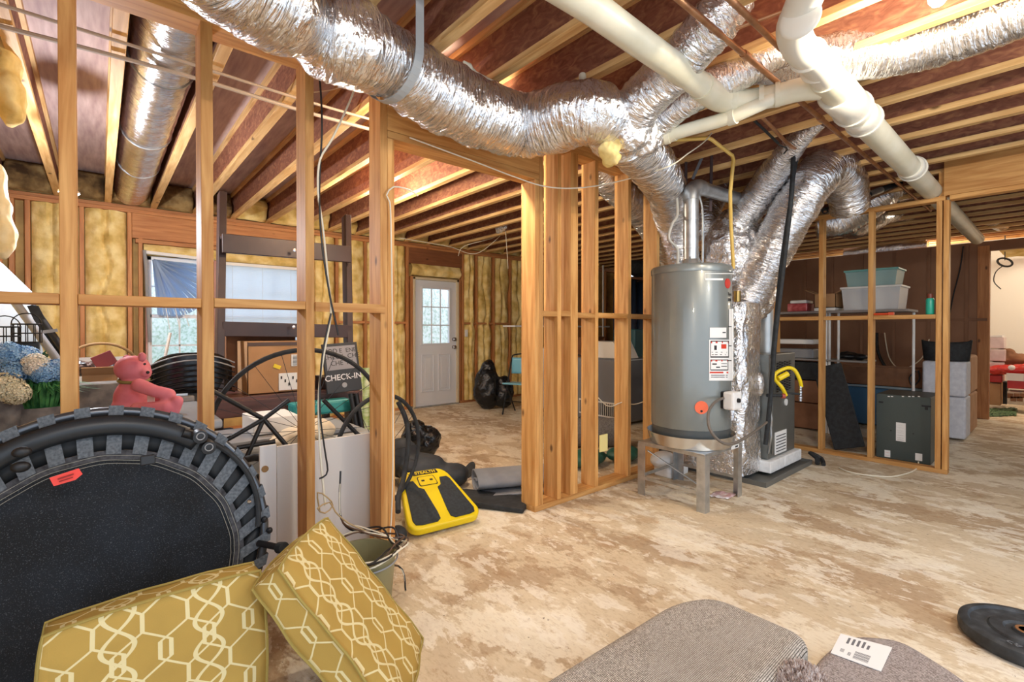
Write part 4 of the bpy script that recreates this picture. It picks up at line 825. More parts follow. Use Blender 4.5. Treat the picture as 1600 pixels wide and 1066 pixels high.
# office chair
oc = thing('office_chair', 'black mesh-back office chair standing behind the pink bear', 'chair', (aty(300, 640, 4.0).x, 4.0, 0)); cx, cy = aty(302, 640, 4.0).x, 4.0
M().grid(lambda u, v: V((cx+(-.24+.48*u), cy+.05-.05*math.cos((u-.5)*3), .80+.28*v*(1-.35*(2*u-1)**4))), 16, 10).obj('backrest', BLKG, oc, solid=.03, smooth=True)
for i in range(7): M().tube([V((cx-.25+.5*k/10, cy-.03+.03*math.cos((k/10-.5)*3)*-1, .84+.038*i-(.05+.02*i/7)*(2*k/10-1)**2)) for k in range(11)], .005, 6).obj('slat', GREY if i > 4 else BLKG, oc, smooth=True)
M().bx(cx-.24, cx+.24, cy-.5, cy-.05, .46, .54).obj('seat', BLK, oc, bev=.03, seg=3)
M().cyl((cx, cy-.27, .1), (cx, cy-.27, .46), .03, 14).obj('gas_lift', BLK, oc)
for k in range(5): a = 2*PI*k/5; M().beam((cx, cy-.27, .1), (cx+.28*math.cos(a), cy-.27+.28*math.sin(a), .06), .04, .03).obj('foot', BLK, oc)
M().beam((cx, cy-.1, .48), (cx, cy+.03, .85), .06, .02, up=(0, 1, 0)).obj('back_support', BLK, oc)
# dark wood rack
rk = thing('wooden_rack', 'dark brown wooden rack with tilted posts, rails and a shelf in front of the windows', 'rack', (1.1, 4.1, 0))
P1, P2 = aty(347, 302, 4.25), aty(541, 338, 4.25); 
for a in (P1, P2):
    M().beam(a, (a.x-.09, 3.95, 0), .05, .10, up=(0, 1, 0)).obj('post', DARKW, rk, bev=.004)
for y0_, y1_, th in ((378, 392, .14), (512, 512, .11)):
    l = aty(347, y0_+2, 4.08); r = aty(548, y1_+6, 4.08)
    M().beam(l, r, .035, th).obj('rail', DARKW, rk, bev=.004)
    M().beam(l+V((0, .10, th/2-.02)), r+V((0, .10, th/2-.02)), .16, .02).obj('slat', DARKW, rk)
RDW = pm('red_brown_wood', '4a302c', '6a4640', rough=.4, sc=3, st_=(1, 6, 6))
M().bx(.60, 1.66, 3.86, 4.62, .72, .76).obj('shelf', RDW, rk, bev=.004)
M().bx(.60, 1.66, 3.84, 3.875, .62, .735).obj('front_rail', RDW, rk, bev=.004)
for x in (.64, 1.6): M().bx(x-.03, x+.03, 4.5, 4.56, 0, .72).obj('leg', DARKW, rk, bev=.004)
M().bx(1.36, 1.58, 3.9, 4.1, .76, .86).obj('end_block', DARKW, rk, bev=.004)
for px, py in ((460, 391), (459, 511), (449, 631)): M().lathe([(0, .006), (.012, .004), (.014, 0)], aty(px, py, 3.83 if py > 600 else 4.0), 12, (0, -1, 0)).obj('bolt', CHROME, rk)
# cardboard boxes on the rack
b = crate(.82, 1.28, 3.92, 4.25, .762, 1.15, CARD, 'large cardboard shipping box with labels on the dark rack shelf', flaps=False)
M().frame(aty(452, 596, 3.915), (1, 0, 0), (0, 0, 1), (0, 1, 0), .075, .065, .002).obj('shipping_label', PAPER, b)
M().frame(aty(462, 563, 3.915), (1, 0, 0), (0, 0, 1), (0, 1, 0), .032, .045, .002).obj('barcode_label', PAPER, b)
m = M()
for i in range(8): c = aty(462, 556+2*i, 3.911); m.bx(c.x-.02, c.x+.02, 3.909, 3.912, c.z-.002, c.z+.001*(i % 3))
for i in range(5): c = aty(440+6*i, 590+(i % 3)*5, 3.911); m.bx(c.x-.006, c.x+.004, 3.909, 3.912, c.z-.012, c.z+.01)
m.obj('label_print', INK, b)
M().frame(aty(433, 573, 3.914), (1, 0, -.4), (.4, 0, 1), (0, 1, 0), .026, .014, .002).obj('yellow_sticker', YEL, b)
M().bx(.82, 1.28, 3.914, 3.919, 1.12, 1.145).obj('tape_edge', pm('tape_dark', '4c3424', rough=.4), b)
crate(.75, 1.26, 4.28, 4.55, .762, 1.21, CARDD, 'darker cardboard box standing behind the large shipping box', flaps=False)
# check-in sign
Ys = 3.72; sg = thing('sign_board', 'black framed check-in sign tilted against the dark rack post', 'sign', aty(535, 620, Ys))
cs = [aty(496, 534, Ys), aty(551, 530, Ys), aty(573, 622, Ys-.06), aty(514, 611, Ys-.06)]
exs = (cs[1]-cs[0]).normalized(); eys = (cs[0]-cs[3]); eys = (eys-exs*eys.dot(exs)); hh = eys.length; eys.normalize(); ctr = (cs[0]+cs[1]+cs[2]+cs[3])/4; wd = (cs[1]-cs[0]).length
nz_ = exs.cross(eys)
if nz_.y > 0: nz_ = -nz_
exs = eys.cross(nz_)
M().frame(ctr, exs, eys, nz_, wd/2, hh/2, .012).obj('frame_board', BLK, sg, bev=.003)
gp_ = M().frame(ctr+eys*hh*.20+nz_*.012, exs, eys, nz_, wd*.43, hh*.24, .002).obj('grey_panel', pm('sign_grey', '8c8c92', rough=.5), sg)
for t_, yy, sz in (('FOD E  ENE', .34, .048), ('CHECK  CHE', .22, .050), ('CHE  IN', .09, .05)): text(t_, sz, ctr+eys*hh*yy+nz_*.0145, exs, eys, INK, gp_, depth=.0005)
text('CHECK-IN', .062, ctr-eys*hh*.20+nz_*.0125, exs, eys, pm('sign_white', 'd8d8dc', rough=.5), sg, depth=.0005, bold=.001)
m = M().lathe([(0, .002), (.02, .002), (.02, 0)], ctr-eys*hh*.36+nz_*.012, 16, nz_, sx=1); m.obj('emblem', GREY, sg)
# bicycle
bk = thing('bicycle', 'black bicycle with thin spoked wheels jumbled behind the white panel', 'bicycle', (1.1, 2.8, 0))
def wheel(c, r, ax, n=20):
    c = V(c); ax = V(ax).normalized(); u = ax.orthogonal().normalized(); v = ax.cross(u)
    w_ = M().tube([c+u*r*math.cos(a)+v*r*math.sin(a) for a in [2*PI*k/56 for k in range(56)]], .013, 8, closed=True).obj('tyre', BLK2, bk, smooth=True)
    m = M()
    for k in range(n): a = 2*PI*k/n; m.tube([c+ax*.02*(1 if k % 2 else -1), c+u*r*math.cos(a+.2)+v*r*math.sin(a+.2)], .0018, 4)
    m.obj('spokes', BLK, bk); M().cyl(c-ax*.04, c+ax*.04, .022, 12).obj('hub', BLK, bk)
w1 = aty(474, 672, 2.85); wheel(w1, .46, (.15, 1, .1)); w2 = aty(595, 706, 2.75); wheel(w2, .345, (-.35, 1, 0))
for a, b_ in (((412, 655), (455, 705)), ((412, 655), (374, 740)), ((350, 690), (412, 655)), ((412, 655), (452, 625)), ((370, 700), (430, 690)), ((520, 690), (590, 700)), ((412, 655), (330, 610)), ((505, 625), (560, 680))):
    M().tube([aty(*a, 2.8), aty(*b_, 2.78)], .012, 10).obj('frame_tube', BLK, bk, smooth=True)
M().tube(spline([aty(380, 720, 2.75), aty(398, 715, 2.7), aty(420, 720, 2.68), aty(412, 745, 2.7), aty(390, 745, 2.7)]), .018, 10).obj('handlebar', BLK2, bk, smooth=True)
# white cabinet panel
cp = thing('cabinet_panel', 'white melamine cabinet panel standing behind the studs beside the trampoline', 'panel', (.9, 2.55, 0))
M().bx(.665, 1.24, 2.562, 2.58, 0, .66).obj('wide_panel', pm('melamine', 'd2d0cc', rough=.45), cp, bev=.002)
ed = M().bx(.585, .66, 2.55, 2.566, 0, .675).obj('edge_strip', WHT, cp, bev=.002)
M().lathe([(.016, 0), (.016, .004), (0, .004)], (aty(414, 733, 2.55).x, 2.551, aty(414, 733, 2.55).z), 16, (0, -1, 0)).obj('cam_hole', pm('hole_wood', 'a07c50', rough=.8), cp)
M().bx(.585, 1.24, 2.582, 2.86, .0, .02).obj('bottom_board', WHT, cp)
# stuff behind
tag(M().bx(.70, .96, 3.2, 3.5, .60, .70).obj('white_box', WHT, bev=.006), 'small white box on the pile behind the bicycle hub', 'box')
tag(M().bx(.55, 1.40, 3.05, 3.62, .0, .56).obj('storage_bin', pm('grey_bin', '8a8c8c', rough=.5), bev=.02), 'grey storage bin low behind the white cabinet panel', 'bin')
tag(M().bx(.55, 1.3, 3.1, 3.55, .565, .595).obj('grey_board', GREY, bev=.004), 'grey board lying on the bin behind the bicycle', 'board')
lump('folded_blanket', [(aty(470, 680, 3.1), (.14, .12, .06)), (aty(445, 690, 3.1), (.10, .1, .05)), (aty(500, 672, 3.15), (.1, .1, .07))], pm('cream_cloth', 'd8ccb4', rough=.85), 'cream folded cloth on the pile behind the second full stud', 'blanket', .012, .03)
tag(M().bx(1.06, 1.5, 3.66, 3.80, .60, .70).obj('teal_tub', TEAL, bev=.02), 'teal tub under the dark rack shelf', 'tub')
for i, (px, l) in enumerate(((563, 'leftmost green wrapped roll behind the sign'), (573, 'middle green wrapped roll behind the sign'), (583, 'rightmost green wrapped roll half behind the doorway post'))):
    a = aty(px, 575, 3.9); b_ = aty(px-3, 665, 3.85)
    tag(M().cyl(a, (b_.x, b_.y, .3), .028, 14).obj('wrapped_roll', pm('green_wrap%d' % i, 'a8c070', 'dfe8c8', rough=.5, sc=10, st_=(1, 1, 4)), smooth=True), l, 'roll', 'green rolls')
for i, (px, l) in enumerate(((548, 'black folding stand leg left of the green rolls'), (556, 'black folding stand leg touching the green rolls'))):
    tag(M().tube([aty(px, 615, 3.6), V((aty(px+12, 690, 3.55).x+.05, 3.5, 0))], .02, 10).obj('stand_leg', BLK, smooth=True), l, 'stand')
BAG = pm('trash_bag', '0e0f12', '1c1e22', rough=.22, sc=20, bump=.8, bd=.02)
lump('duffel_bag', [((1.95, 3.35, .12), (.2, .2, .13)), ((2.1, 3.2, .09), (.16, .14, .09)), ((1.86, 3.55, .2), (.15, .16, .16))], pm('dark_bag', '24282e', '343a40', rough=.7, sc=8), 'dark grey duffel bag on the floor behind the yellow platform', 'bag', .015, .03)
lump('plastic_bag', [(atz(668, 690, .18), (.13, .12, .15)), (atz(650, 680, .25), (.12, .12, .14))], BAG, 'shiny black plastic bag beside the duffel bag', 'bag', .012, .06, 12)
lump('plastic_bag', [((4.62, 5.98, .32), (.22, .2, .34)), ((4.66, 6.0, .62), (.12, .12, .16)), ((4.85, 5.85, .25), (.16, .16, .26))], BAG, 'tall black bagged bundle on the floor right of the white door', 'bag', .02, .08, 6)
def folding_chair(x, y, rz, lab):
    t = thing('folding_chair', lab, 'chair', (x, y, 0), 'stacked folding chairs'); q_ = Matrix.Rotation(rz, 3, 'Z'); f = lambda a, b_, c: V((x, y, 0))+q_ @ V((a, b_, c))
    for s in (-1, 1):
        M().tube(spline([f(s*.2, .2, 0), f(s*.2, .02, .45), f(s*.19, -.10, .80), f(s*.15, -.11, .86), f(0, -.11, .88)], .04), .011, 8).obj('leg', BLK, t, smooth=True)
        M().tube([f(s*.18, -.2, 0), f(s*.18, .12, .45)], .011, 8).obj('leg', BLK, t, smooth=True)
    M().frame(f(0, .05, .45), q_ @ V((1, 0, 0)), q_ @ V((0, 1, .05)), (0, 0, 1), .19, .19, .012).obj('seat', BLUE, t, bev=.01)
    M().grid(lambda u, v: f(-.19+.38*u, -.09-.03*math.sin(PI*u)-.01*v, .58+.24*v), 10, 6).obj('backrest', BLUE, t, solid=.012, smooth=True)
    M().tube([f(-.19, .18, .2), f(.19, .18, .2)], .007, 6).obj('cross_bar', BLK, t)
folding_chair(4.72, 5.30, 2.0, 'light blue folding chair with black legs, left one by the doorway post'); folding_chair(5.15, 4.72, 2.0, 'light blue folding chair mostly behind the doorway post')
ws = thing('wall_shelf', 'long thin white wire shelf on the far wall beyond the partition', 'shelf', (6.0, 5.9, 1.29))
M().bx(5.0, 7.4, 5.75, 6.05, 1.285, 1.31).obj('shelf', WHT, ws); 
for x in (5.35, 6.3, 7.2): M().bx(x-.012, x+.012, 5.74, 5.76, .4, 2.45).obj('support', pm('pale_pole', 'cfa878', rough=.6) if x < 6 else WHT, ws)
tag(M().bx(5.45, 5.75, 5.8, 6.0, 1.312, 1.50).obj('storage_bin', GREY, bev=.01), 'grey bin on the thin white wire shelf', 'bin')
tag(M().bx(5.3, 5.55, 5.4, 5.7, .0, .95).obj('shelf_unit', WHT, bev=.01), 'narrow white cabinet beyond the folding chairs', 'cabinet')
tag(M().bx(6.1, 6.7, 5.3, 5.7, 1.1, 1.12).bx(6.1, 6.12, 5.3, 5.7, 0, 1.1).bx(6.68, 6.7, 5.3, 5.7, 0, 1.1).obj('shelf_unit', CARDD), 'brown shelf unit seen between the partition studs', 'shelf')
# behind partition studs
ac = thing('appliance', 'grey boxy appliance with a vent grille behind the partition studs', 'appliance', (5.3, 4.05, 0))
M().bx(5.0, 5.75, 3.72, 4.45, .03, .86).obj('body', pm('appliance_grey', '7c828c', rough=.3, metal=.3), ac, bev=.02, seg=3)
M().bx(4.99, 4.999, 3.78, 4.40, .10, .30).obj('grille_panel', WHT, ac)
m = M()
for i in range(20): m.bx(4.985, 4.991, 3.80+.03*i, 3.815+.03*i, .12, .28)
m.obj('vent_slots', BLK2, ac)
tag(M().prism([(0, 0), (.6, 0), (.6, .22), (.12, .22)], (5.05, 3.75, .862), (0, 1, 0), (0, 0, 1), .4).obj('white_bin', WHT, bev=.01), 'white plastic bin on top of the grey appliance', 'bin')
NAVY = pm('navy_cover', '1c2638', '2c3c54', rough=.45, sc=2, st_=(4, 4, .5), bump=.5, bd=.05)
tag(M().grid(lambda u, v: V((6.4+2.4*u, 4.9-.1*math.sin(u*40), .02+2.05*v)), 120, 2).obj('hanging_cover', NAVY, smooth=True, solid=.02), 'tall navy fabric cover hanging far behind the partition studs', 'curtain')
tag(M().tube([V((6.4, 4.85, 2.08)), V((8.8, 4.85, 2.08))], .02, 10).obj('curtain_rod', BLK), 'black rod carrying the navy cover', 'rod')
lump('rolled_tarp', [((7.0, 4.8, 2.28), (.45, .2, .14)), ((7.6, 4.8, 2.3), (.45, .2, .16)), ((8.2, 4.8, 2.28), (.4, .2, .14))], BLK2, 'black rolled tarp on top of the navy cover', 'tarp', .03, .05)
tag(M().bx(6.0, 6.5, 4.2, 4.6, 0, 1.25).obj('teal_box', pm('teal_dark', '2c5c64', rough=.4), bev=.02), 'dark teal cabinet right of the grey appliance', 'cabinet')
rl = thing('carpet_roll', 'grey rolled carpet lying on the floor behind the partition studs', 'carpet', (4.1, 3.2, 0))
a, b_ = V((3.65, 3.55, .15)), V((4.25, 3.1, .15))
M().tube([a, b_], .15, 32).obj('roll', pm('carpet_grey', '6c6864', '86827e', rough=.95, sc=60), rl, smooth=True)
m = M()
for k in range(4): dd = (b_-a).normalized(); u = dd.cross(V((0, 0, 1))); m.tube([b_+dd*.002+(u*math.cos(t)+V((0, 0, math.sin(t))))*(.03+.033*k) for t in [2*PI*i/28 for i in range(28)]], .006, 5, closed=True)
m.obj('spiral_edge', BLK2, rl)
lump('camping_bag', [((3.35, 2.85, .08), (.22, .14, .08)), ((3.75, 2.75, .07), (.2, .13, .07))], pm('green_bag', '1c4c40', '2c6454', rough=.5, sc=6), 'dark green bag on the floor behind the partition bottom plate', 'bag', .015, .03)
lump('camping_bag', [((4.3, 2.75, .06), (.2, .12, .06))], pm('navy_bag', '1c2434', rough=.6), 'navy bag on the floor behind the stud left of the heater', 'bag', .015, .03)
# ================================================================ YELLOW PLATFORM
A_, B_, C_, D2 = atz(638, 836, .045), atz(756, 806, .045), atz(692, 733, .25), atz(622, 743, .25)
nP = (B_-A_).cross(D2-A_).normalized()
def pmap(u, v, h): return A_*(1-u)*(1-v)+B_*u*(1-v)+C_*u*v+D2*(1-u)*v+nP*h
def pshape(poly, h0, h1, name, mat, parent, bev=0):
    n = len(poly); m = M(); m.add([pmap(u, v, h0) for u, v in poly]+[pmap(u, v, h1) for u, v in poly], [tuple(range(n-1, -1, -1)), tuple(range(n, 2*n))]+[(i, (i+1) % n, (i+1) % n+n, i+n) for i in range(n)])
    return m.obj(name, mat, parent, bev=bev, seg=3, smooth=bool(bev))
def rrect(u0, v0, u1, v1, r=.08, n=6, rb=None):
    out = []
    for cu, cv, a0, q_ in ((u1-r, v1-r, 0, r), (u0+r, v1-r, PI/2, r), (u0+r, v0+r, PI, r), (u1-r, v0+r, 1.5*PI, r)):
        for k in range(n+1): a = a0+k*PI/2/n; out.append((cu+q_*math.cos(a), cv+q_*math.sin(a)))
    return out
yp = thing('vibration_platform', 'yellow exercise platform with two black foot pads tilted on the floor in the doorway', 'exercise machine', tuple((A_+B_+C_+D2)/4))
pshape(rrect(0, 0, 1, 1, .17, 8), -.035, .018, 'base', YEL, yp, .012)
PAD = pm('grip_pad', '20262a', '2c3338', rough=.8, sc=60)
pshape([(.07, .14), (.10, .07), (.18, .05), (.38, .05), (.43, .09), (.43, .20), (.38, .62), (.30, .66), (.24, .80), (.10, .80), (.07, .74)], .018, .024, 'left_pad', PAD, yp, .002)
pshape([(.93, .14), (.90, .07), (.82, .05), (.62, .05), (.57, .09), (.57, .20), (.62, .62), (.70, .66), (.76, .80), (.90, .80), (.93, .74)], .018, .024, 'right_pad', PAD, yp, .002)
pshape(rrect(.33, .68, .67, .86, .03), .018, .022, 'display_border', BLK, yp); dsp = pshape(rrect(.345, .69, .655, .85, .03), .0222, .0235, 'display', YEL, yp)
for u in (.42, .58): pshape(rrect(u-.03, .76, u+.03, .79, .01), .024, .0245, 'button', BLK, dsp)
pshape(rrect(.44, .50, .56, .56, .01), .0185, .019, 'printed_label', pm('dull_yellow', 'b8a420', rough=.5), yp)
npl = pshape(rrect(.28, .90, .80, .975, .01), .018, .0205, 'name_plate', BLK, yp)
exP = (pmap(.8, .94, 0)-pmap(.28, .94, 0)).normalized(); eyP = nP.cross(exP)
text('STEALTH', .036, pmap(.54, .938, .0212), exP, eyP, YEL, npl, depth=.0004, bold=.001)
tag(M().tube(spline([aty(622, 628, 2.9), aty(634, 655, 2.85), aty(638, 690, 2.8), aty(632, 740, 2.75), aty(623, 775, 2.6), aty(622, 800, 2.5)], .03), .016, 10).obj('hose', BLK2, smooth=True), 'thick black curved hose beside the doorway post', 'hose')
tag(M().ball((1.30, 2.52, .06), (.05, .06, .05), 14).obj('caster_wheel', BLK2, smooth=True), 'black caster wheel on the floor at the doorway post foot', 'wheel')
# grey mat, black mat
def spiral_mat(a, b_, w0, h, mat, lab, name):
    a, b_ = V(a), V(b_); d = (b_-a).normalized(); u = V((0, 0, 1)).cross(d); prof = []
    t = .012
    pts = [(-w0, t), (-w0*.2, t), (w0*.6, t), (w0*.95, h*.5), (w0*.6, h), (-w0*.3, h*.98), (-w0*.75, h*.6), (-w0*.45, h*.32), (w0*.1, h*.34), (w0*.45, h*.5), (w0*.15, h*.68), (-w0*.2, h*.62)]
    pts = spline([V((p[0], 0, p[1])) for p in pts], .012); m = M(); n = len(pts)
    m.grid(lambda uu, vv: (lambda p: a.lerp(b_, vv)+u*p.x+V((0, 0, p.z)))(pts[min(n-1, int(round(uu*(n-1))))]), n-1, 6)
    return tag(m.obj(name, mat, solid=.012, smooth=True), lab, 'mat')
spiral_mat((2.13, 2.90, .025), (2.72, 2.62, .025), .16, .14, pm('grey_mat', '7c7e82', '9a9ca0', rough=.85, sc=3), 'grey folded exercise mat on the floor beside the doorway post', 'exercise_mat')
tag(M().prism([(0, 0), (.10, .02), (.62, .0), (.62, .035), (.12, .05), (0, .03)], (2.02, 3.05, .0), (.55, -.83, 0), (0, 0, 1), .25).obj('rubber_mat', BLK2, bev=.01), 'black rubber mat lying under the grey exercise mat', 'mat')
c = atz(733, 735, .05); m = M(); m.ball(c, (.10, .05, .012), 18, V((1, 0, 0)).rotation_difference(V((.7, .5, .5)))); m.tube([c-V((.05, .05, .03)), atz(706, 750, .02)], .012, 8)
tag(m.obj('paddle', BLK2, smooth=True), 'black paddle-shaped pedal on the floor right of the yellow platform', 'pedal')
tag(M().grid(lambda u, v: V((2.1+.28*u+.1*v, 3.42-.22*v+.05*u, .006+.01*noise.noise(V((u*3, v*3, 0))))), 6, 6).obj('floor_paper', pm('marbled_paper', '8c7c6c', 'd0c8bc', rough=.6, sc=9), solid=.003), 'patterned paper sheet on the floor behind the yellow platform', 'paper')
# ================================================================ TRAMPOLINE
TC = V((.0, 2.02, .495)); tn = V((0, -1, .16)).normalized(); tu = V((1, 0, 0)); tv = tn.cross(tu)
if tv.z < 0: tv = -tv
def tp(r, a, off=0, c=TC): return c+tu*r*math.cos(a)+tv*r*math.sin(a)+tn*off
tr = thing('trampoline', 'large folded black mini trampoline leaning against the partition at the left', 'trampoline', (TC.x, TC.y, 0))
STEEL = pm('grey_steel', '5c6066', rough=.3, metal=.7); WEB = pm('webbing', '4e545a', '6c7278', rough=.85, sc=3, st_=(40, 1, 40))
MATC = TC-tv*.055
M().tube([tp(.478, 2*PI*k/96) for k in range(96)], .015, 12, closed=True).obj('frame_ring', STEEL, tr, smooth=True)
def tmat():
    m = pm('trampoline_mat', '0f1216', '191e25', rough=.9, sc=7, det=2); nt = m.node_tree; N = nt.nodes; L = nt.links; b = N['Principled BSDF']
    tc = N.new('ShaderNodeTexCoord'); nz = N.new('ShaderNodeTexNoise'); nz.inputs['Scale'].default_value = 330; nz.inputs['Detail'].default_value = 1
    L.new(tc.outputs['Object'], nz.inputs['Vector']); r = N.new('ShaderNodeValToRGB'); r.color_ramp.elements[0].position = .6; r.color_ramp.elements[1].position = .85; r.color_ramp.elements[1].color = lin('9aa4ac')
    L.new(nz.outputs['Fac'], r.inputs[0]); mx = N.new('ShaderNodeMix'); mx.data_type = 'RGBA'; mx.blend_type = 'ADD'; mx.inputs[0].default_value = .3
    L.new(b.inputs['Base Color'].links[0].from_socket, mx.inputs[6]); L.new(r.outputs[0], mx.inputs[7]); L.new(mx.outputs[2], b.inputs['Base Color']); return m
RM = .405
m = M(); m.add([MATC+tn*.004]+[tp(RM, 2*PI*k/96, .004, MATC) for k in range(96)]+[MATC-tn*.004]+[tp(RM, 2*PI*k/96, -.004, MATC) for k in range(96)],
      [(0, 1+k, 1+(k+1) % 96) for k in range(96)]+[(97, 98+(k+1) % 96, 98+k) for k in range(96)]+[(1+k, 98+k, 98+(k+1) % 96, 1+(k+1) % 96) for k in range(96)])
m.obj('mat', tmat(), tr)
STI = pm('stitch_band', '26262a', '4c4c50', rough=.8, sc=50)
for r0, r1, mt in ((.375, .405, STI),):
    m = M(); m.grid(lambda u, v: tp(r0+(r1-r0)*u, 2*PI*v, .006, MATC), 2, 96); m.obj('edge_band', mt, tr)
for r0 in (.362, .373, .388): M().tube([tp(r0*(1+.004*math.sin(k*.9)), 2*PI*k/120, .007, MATC) for k in range(120)], .0012, 4, closed=True).obj('stitching', pm('thread', '8c8a80', rough=.8), tr)
for k in range(36):
    a = 2*PI*(k+.5)/36; p0 = [tp(RM-.012, a+s, .009, MATC) for s in (-.050, .050)]; p1 = [tp(.496, a+s*.86, .016) for s in (-.046, .046)]; p2 = [tp(.497, a+s*.86, -.018) for s in (-.046, .046)]
    if math.sin(a) > .985: pass
    M().add(p0+p1[::-1]+p2[::-1], [(0, 1, 2, 3), (3, 2, 4, 5)]).obj('strap', WEB, tr, solid=.003)
m = M(); m.grid(lambda u, v: tp(.405+.06*u, 2*PI*v, -.012, MATC+tv*.055*u), 3, 96); m.obj('dark_gap_ring', pm('gap_dark', '16181a', '24272a', rough=.6, sc=5), tr, smooth=True, solid=.003)  # dark ring added to fill the dark gap behind the straps
# padded rim arc, upper left to the hinge
m = M(); m.grid(lambda u, v: tp(.432+.034*(u-.5)*2*.9, math.radians(52+140*v), .03+.014*math.sin(PI*u)), 6, 60); m.obj('padded_rim', pm('pad_vinyl', '1e2328', rough=.4), tr, solid=.006, smooth=True)
M().tube([tp(.449+.018*math.sin(k/30*PI), math.radians(52-52*k/30), .03) for k in range(31)], .009, 8).obj('rim_cord', BLK2, tr, smooth=True)
for (px, py) in ((312, 682), (325, 699)): 
    c = aty(px, py, 1.99); M().lathe([(0, .02), (.022, .018), (.024, 0), (.024, -.02)], c, 20, (0, -1, 0)).obj('hinge_cap', BLK, tr, smooth=True)
    M().tube([c+tn*.021+V((.012*math.cos(t), 0, .012*math.sin(t))) for t in [2*PI*k/16 for k in range(16)]], .002, 5, closed=True).obj('cap_ring', GREY, tr)
M().tube([aty(286, 676, 2.03), aty(312, 683, 2.03)], .016, 10).obj('hinge_arm', BLK, tr, smooth=True)
M().tube([aty(404, 849, 1.99), aty(438, 856, 1.90)], .012, 10).obj('leg_stub', BLK, tr, smooth=True); M().cyl(aty(436, 856, 1.91), aty(444, 856, 1.88), .02, 14).obj('rubber_foot', BLK2, tr)
for px, py in ((34, 707), (32, 730)): M().ball(aty(px, py, 1.96), (.022, .012, .016), 14).obj('leg_socket', BLK, tr, smooth=True)
for px, py in ((413, 812), (421, 829)): M().ball(aty(px, py, 2.0), .012, 10).obj('knob', BLK, tr)
M().ball(aty(389, 784, 1.98), .008, 10).obj('bolt', CHROME, tr)
M().frame(aty(231, 719, 1.98), tu, tv, tn, .02, .016, .006).obj('clip', BLK, tr, bev=.004)
a = [aty(x, y, 1.955) for x, y in ((77, 747), (123, 732), (129, 741), (118, 750), (84, 760))]
M().add(a+[p-tn*.004 for p in a], [(0, 1, 2, 3, 4), (9, 8, 7, 6, 5)]+[(i, i+5, (i+1) % 5+5, (i+1) % 5) for i in range(5)]).obj('red_label', pm('label_red', 'f0483c', rough=.5), tr)
m = M(); m.beam(aty(90, 749, 1.95), aty(115, 741, 1.95), .001, .004); m.beam(aty(92, 753, 1.95), aty(114, 746, 1.95), .001, .003); m.obj('label_print', pm('label_darkred', '8c2018', rough=.6), tr)
# ================================================================ CUSHIONS
def trellis():
    m = bpy.data.materials.new('trellis_fabric'); m.use_nodes = True; nt = m.node_tree; N = nt.nodes; L = nt.links; b = N['Principled BSDF']
    b.inputs['Roughness'].default_value = .85; b.inputs['Specular IOR Level'].default_value = .2
    def ma(op, x, y=None, z=None):
        n = N.new('ShaderNodeMath'); n.operation = op
        for i, v in enumerate((x, y, z)):
            if v is None: continue
            if isinstance(v, (int, float)): n.inputs[i].default_value = v
            else: L.new(v, n.inputs[i])
        return n.outputs[0]
    uv = N.new('ShaderNodeUVMap'); sp = N.new('ShaderNodeSeparateXYZ'); L.new(uv.outputs[0], sp.inputs[0]); u, v = sp.outputs[0], sp.outputs[1]
    PX, PY = .105, .175
    def line(off, wd):
        # two mirrored trapezoid waves, with a period shift
        vv = ma('ADD', v, off*PY/2); uu = ma('ADD', u, off*PX/2)
        t = ma('PINGPONG', ma('DIVIDE', vv, PY/2), 1.0)
        t = ma('MINIMUM', ma('MAXIMUM', ma('MULTIPLY_ADD', t, 2.1, -.55), 0.0), 1.0)
        outs = []
        for s in (1, -1):
            w_ = ma('MULTIPLY_ADD', t, s*.62*PX, ma('MULTIPLY', uu, 1.0))
            f = ma('SUBTRACT', ma('FRACT', ma('DIVIDE', w_, PX)), .5); outs.append(ma('LESS_THAN', ma('ABSOLUTE', f), wd))
        return ma('MAXIMUM', outs[0], outs[1])
    k = line(0, .05)
    for s in (1, -1):
        sn = ma('MULTIPLY', ma('SINE', ma('MULTIPLY', v, 2*PI/PY)), s*.34*PX)
        f = ma('SUBTRACT', ma('FRACT', ma('DIVIDE', ma('ADD', u, sn), 2*PX)), .5)
        k = ma('MAXIMUM', k, ma('LESS_THAN', ma('ABSOLUTE', f), .028))
    nz = N.new('ShaderNodeTexNoise'); nz.inputs['Scale'].default_value = 9; tc = N.new('ShaderNodeTexCoord'); L.new(tc.outputs['Object'], nz.inputs['Vector'])
    r = N.new('ShaderNodeValToRGB'); r.color_ramp.elements[0].color = lin('a88a48'); r.color_ramp.elements[1].color = lin('bd9c50'); L.new(nz.outputs['Fac'], r.inputs[0])
    mx = N.new('ShaderNodeMix'); mx.data_type = 'RGBA'; L.new(k, mx.inputs[0]); L.new(r.outputs[0], mx.inputs[6]); mx.inputs[7].default_value = lin('e0d2a0'); L.new(mx.outputs[2], b.inputs['Base Color'])
    wv = N.new('ShaderNodeTexNoise'); wv.inputs['Scale'].default_value = 400; L.new(tc.outputs['Object'], wv.inputs['Vector']); bp = N.new('ShaderNodeBump'); bp.inputs['Strength'].default_value = .2; bp.inputs['Distance'].default_value = .002
    L.new(wv.outputs['Fac'], bp.inputs['Height']); L.new(bp.outputs[0], b.inputs['Normal']); return m
TRE = trellis(); PIPE = pm('piping', 'a08c48', rough=.85)
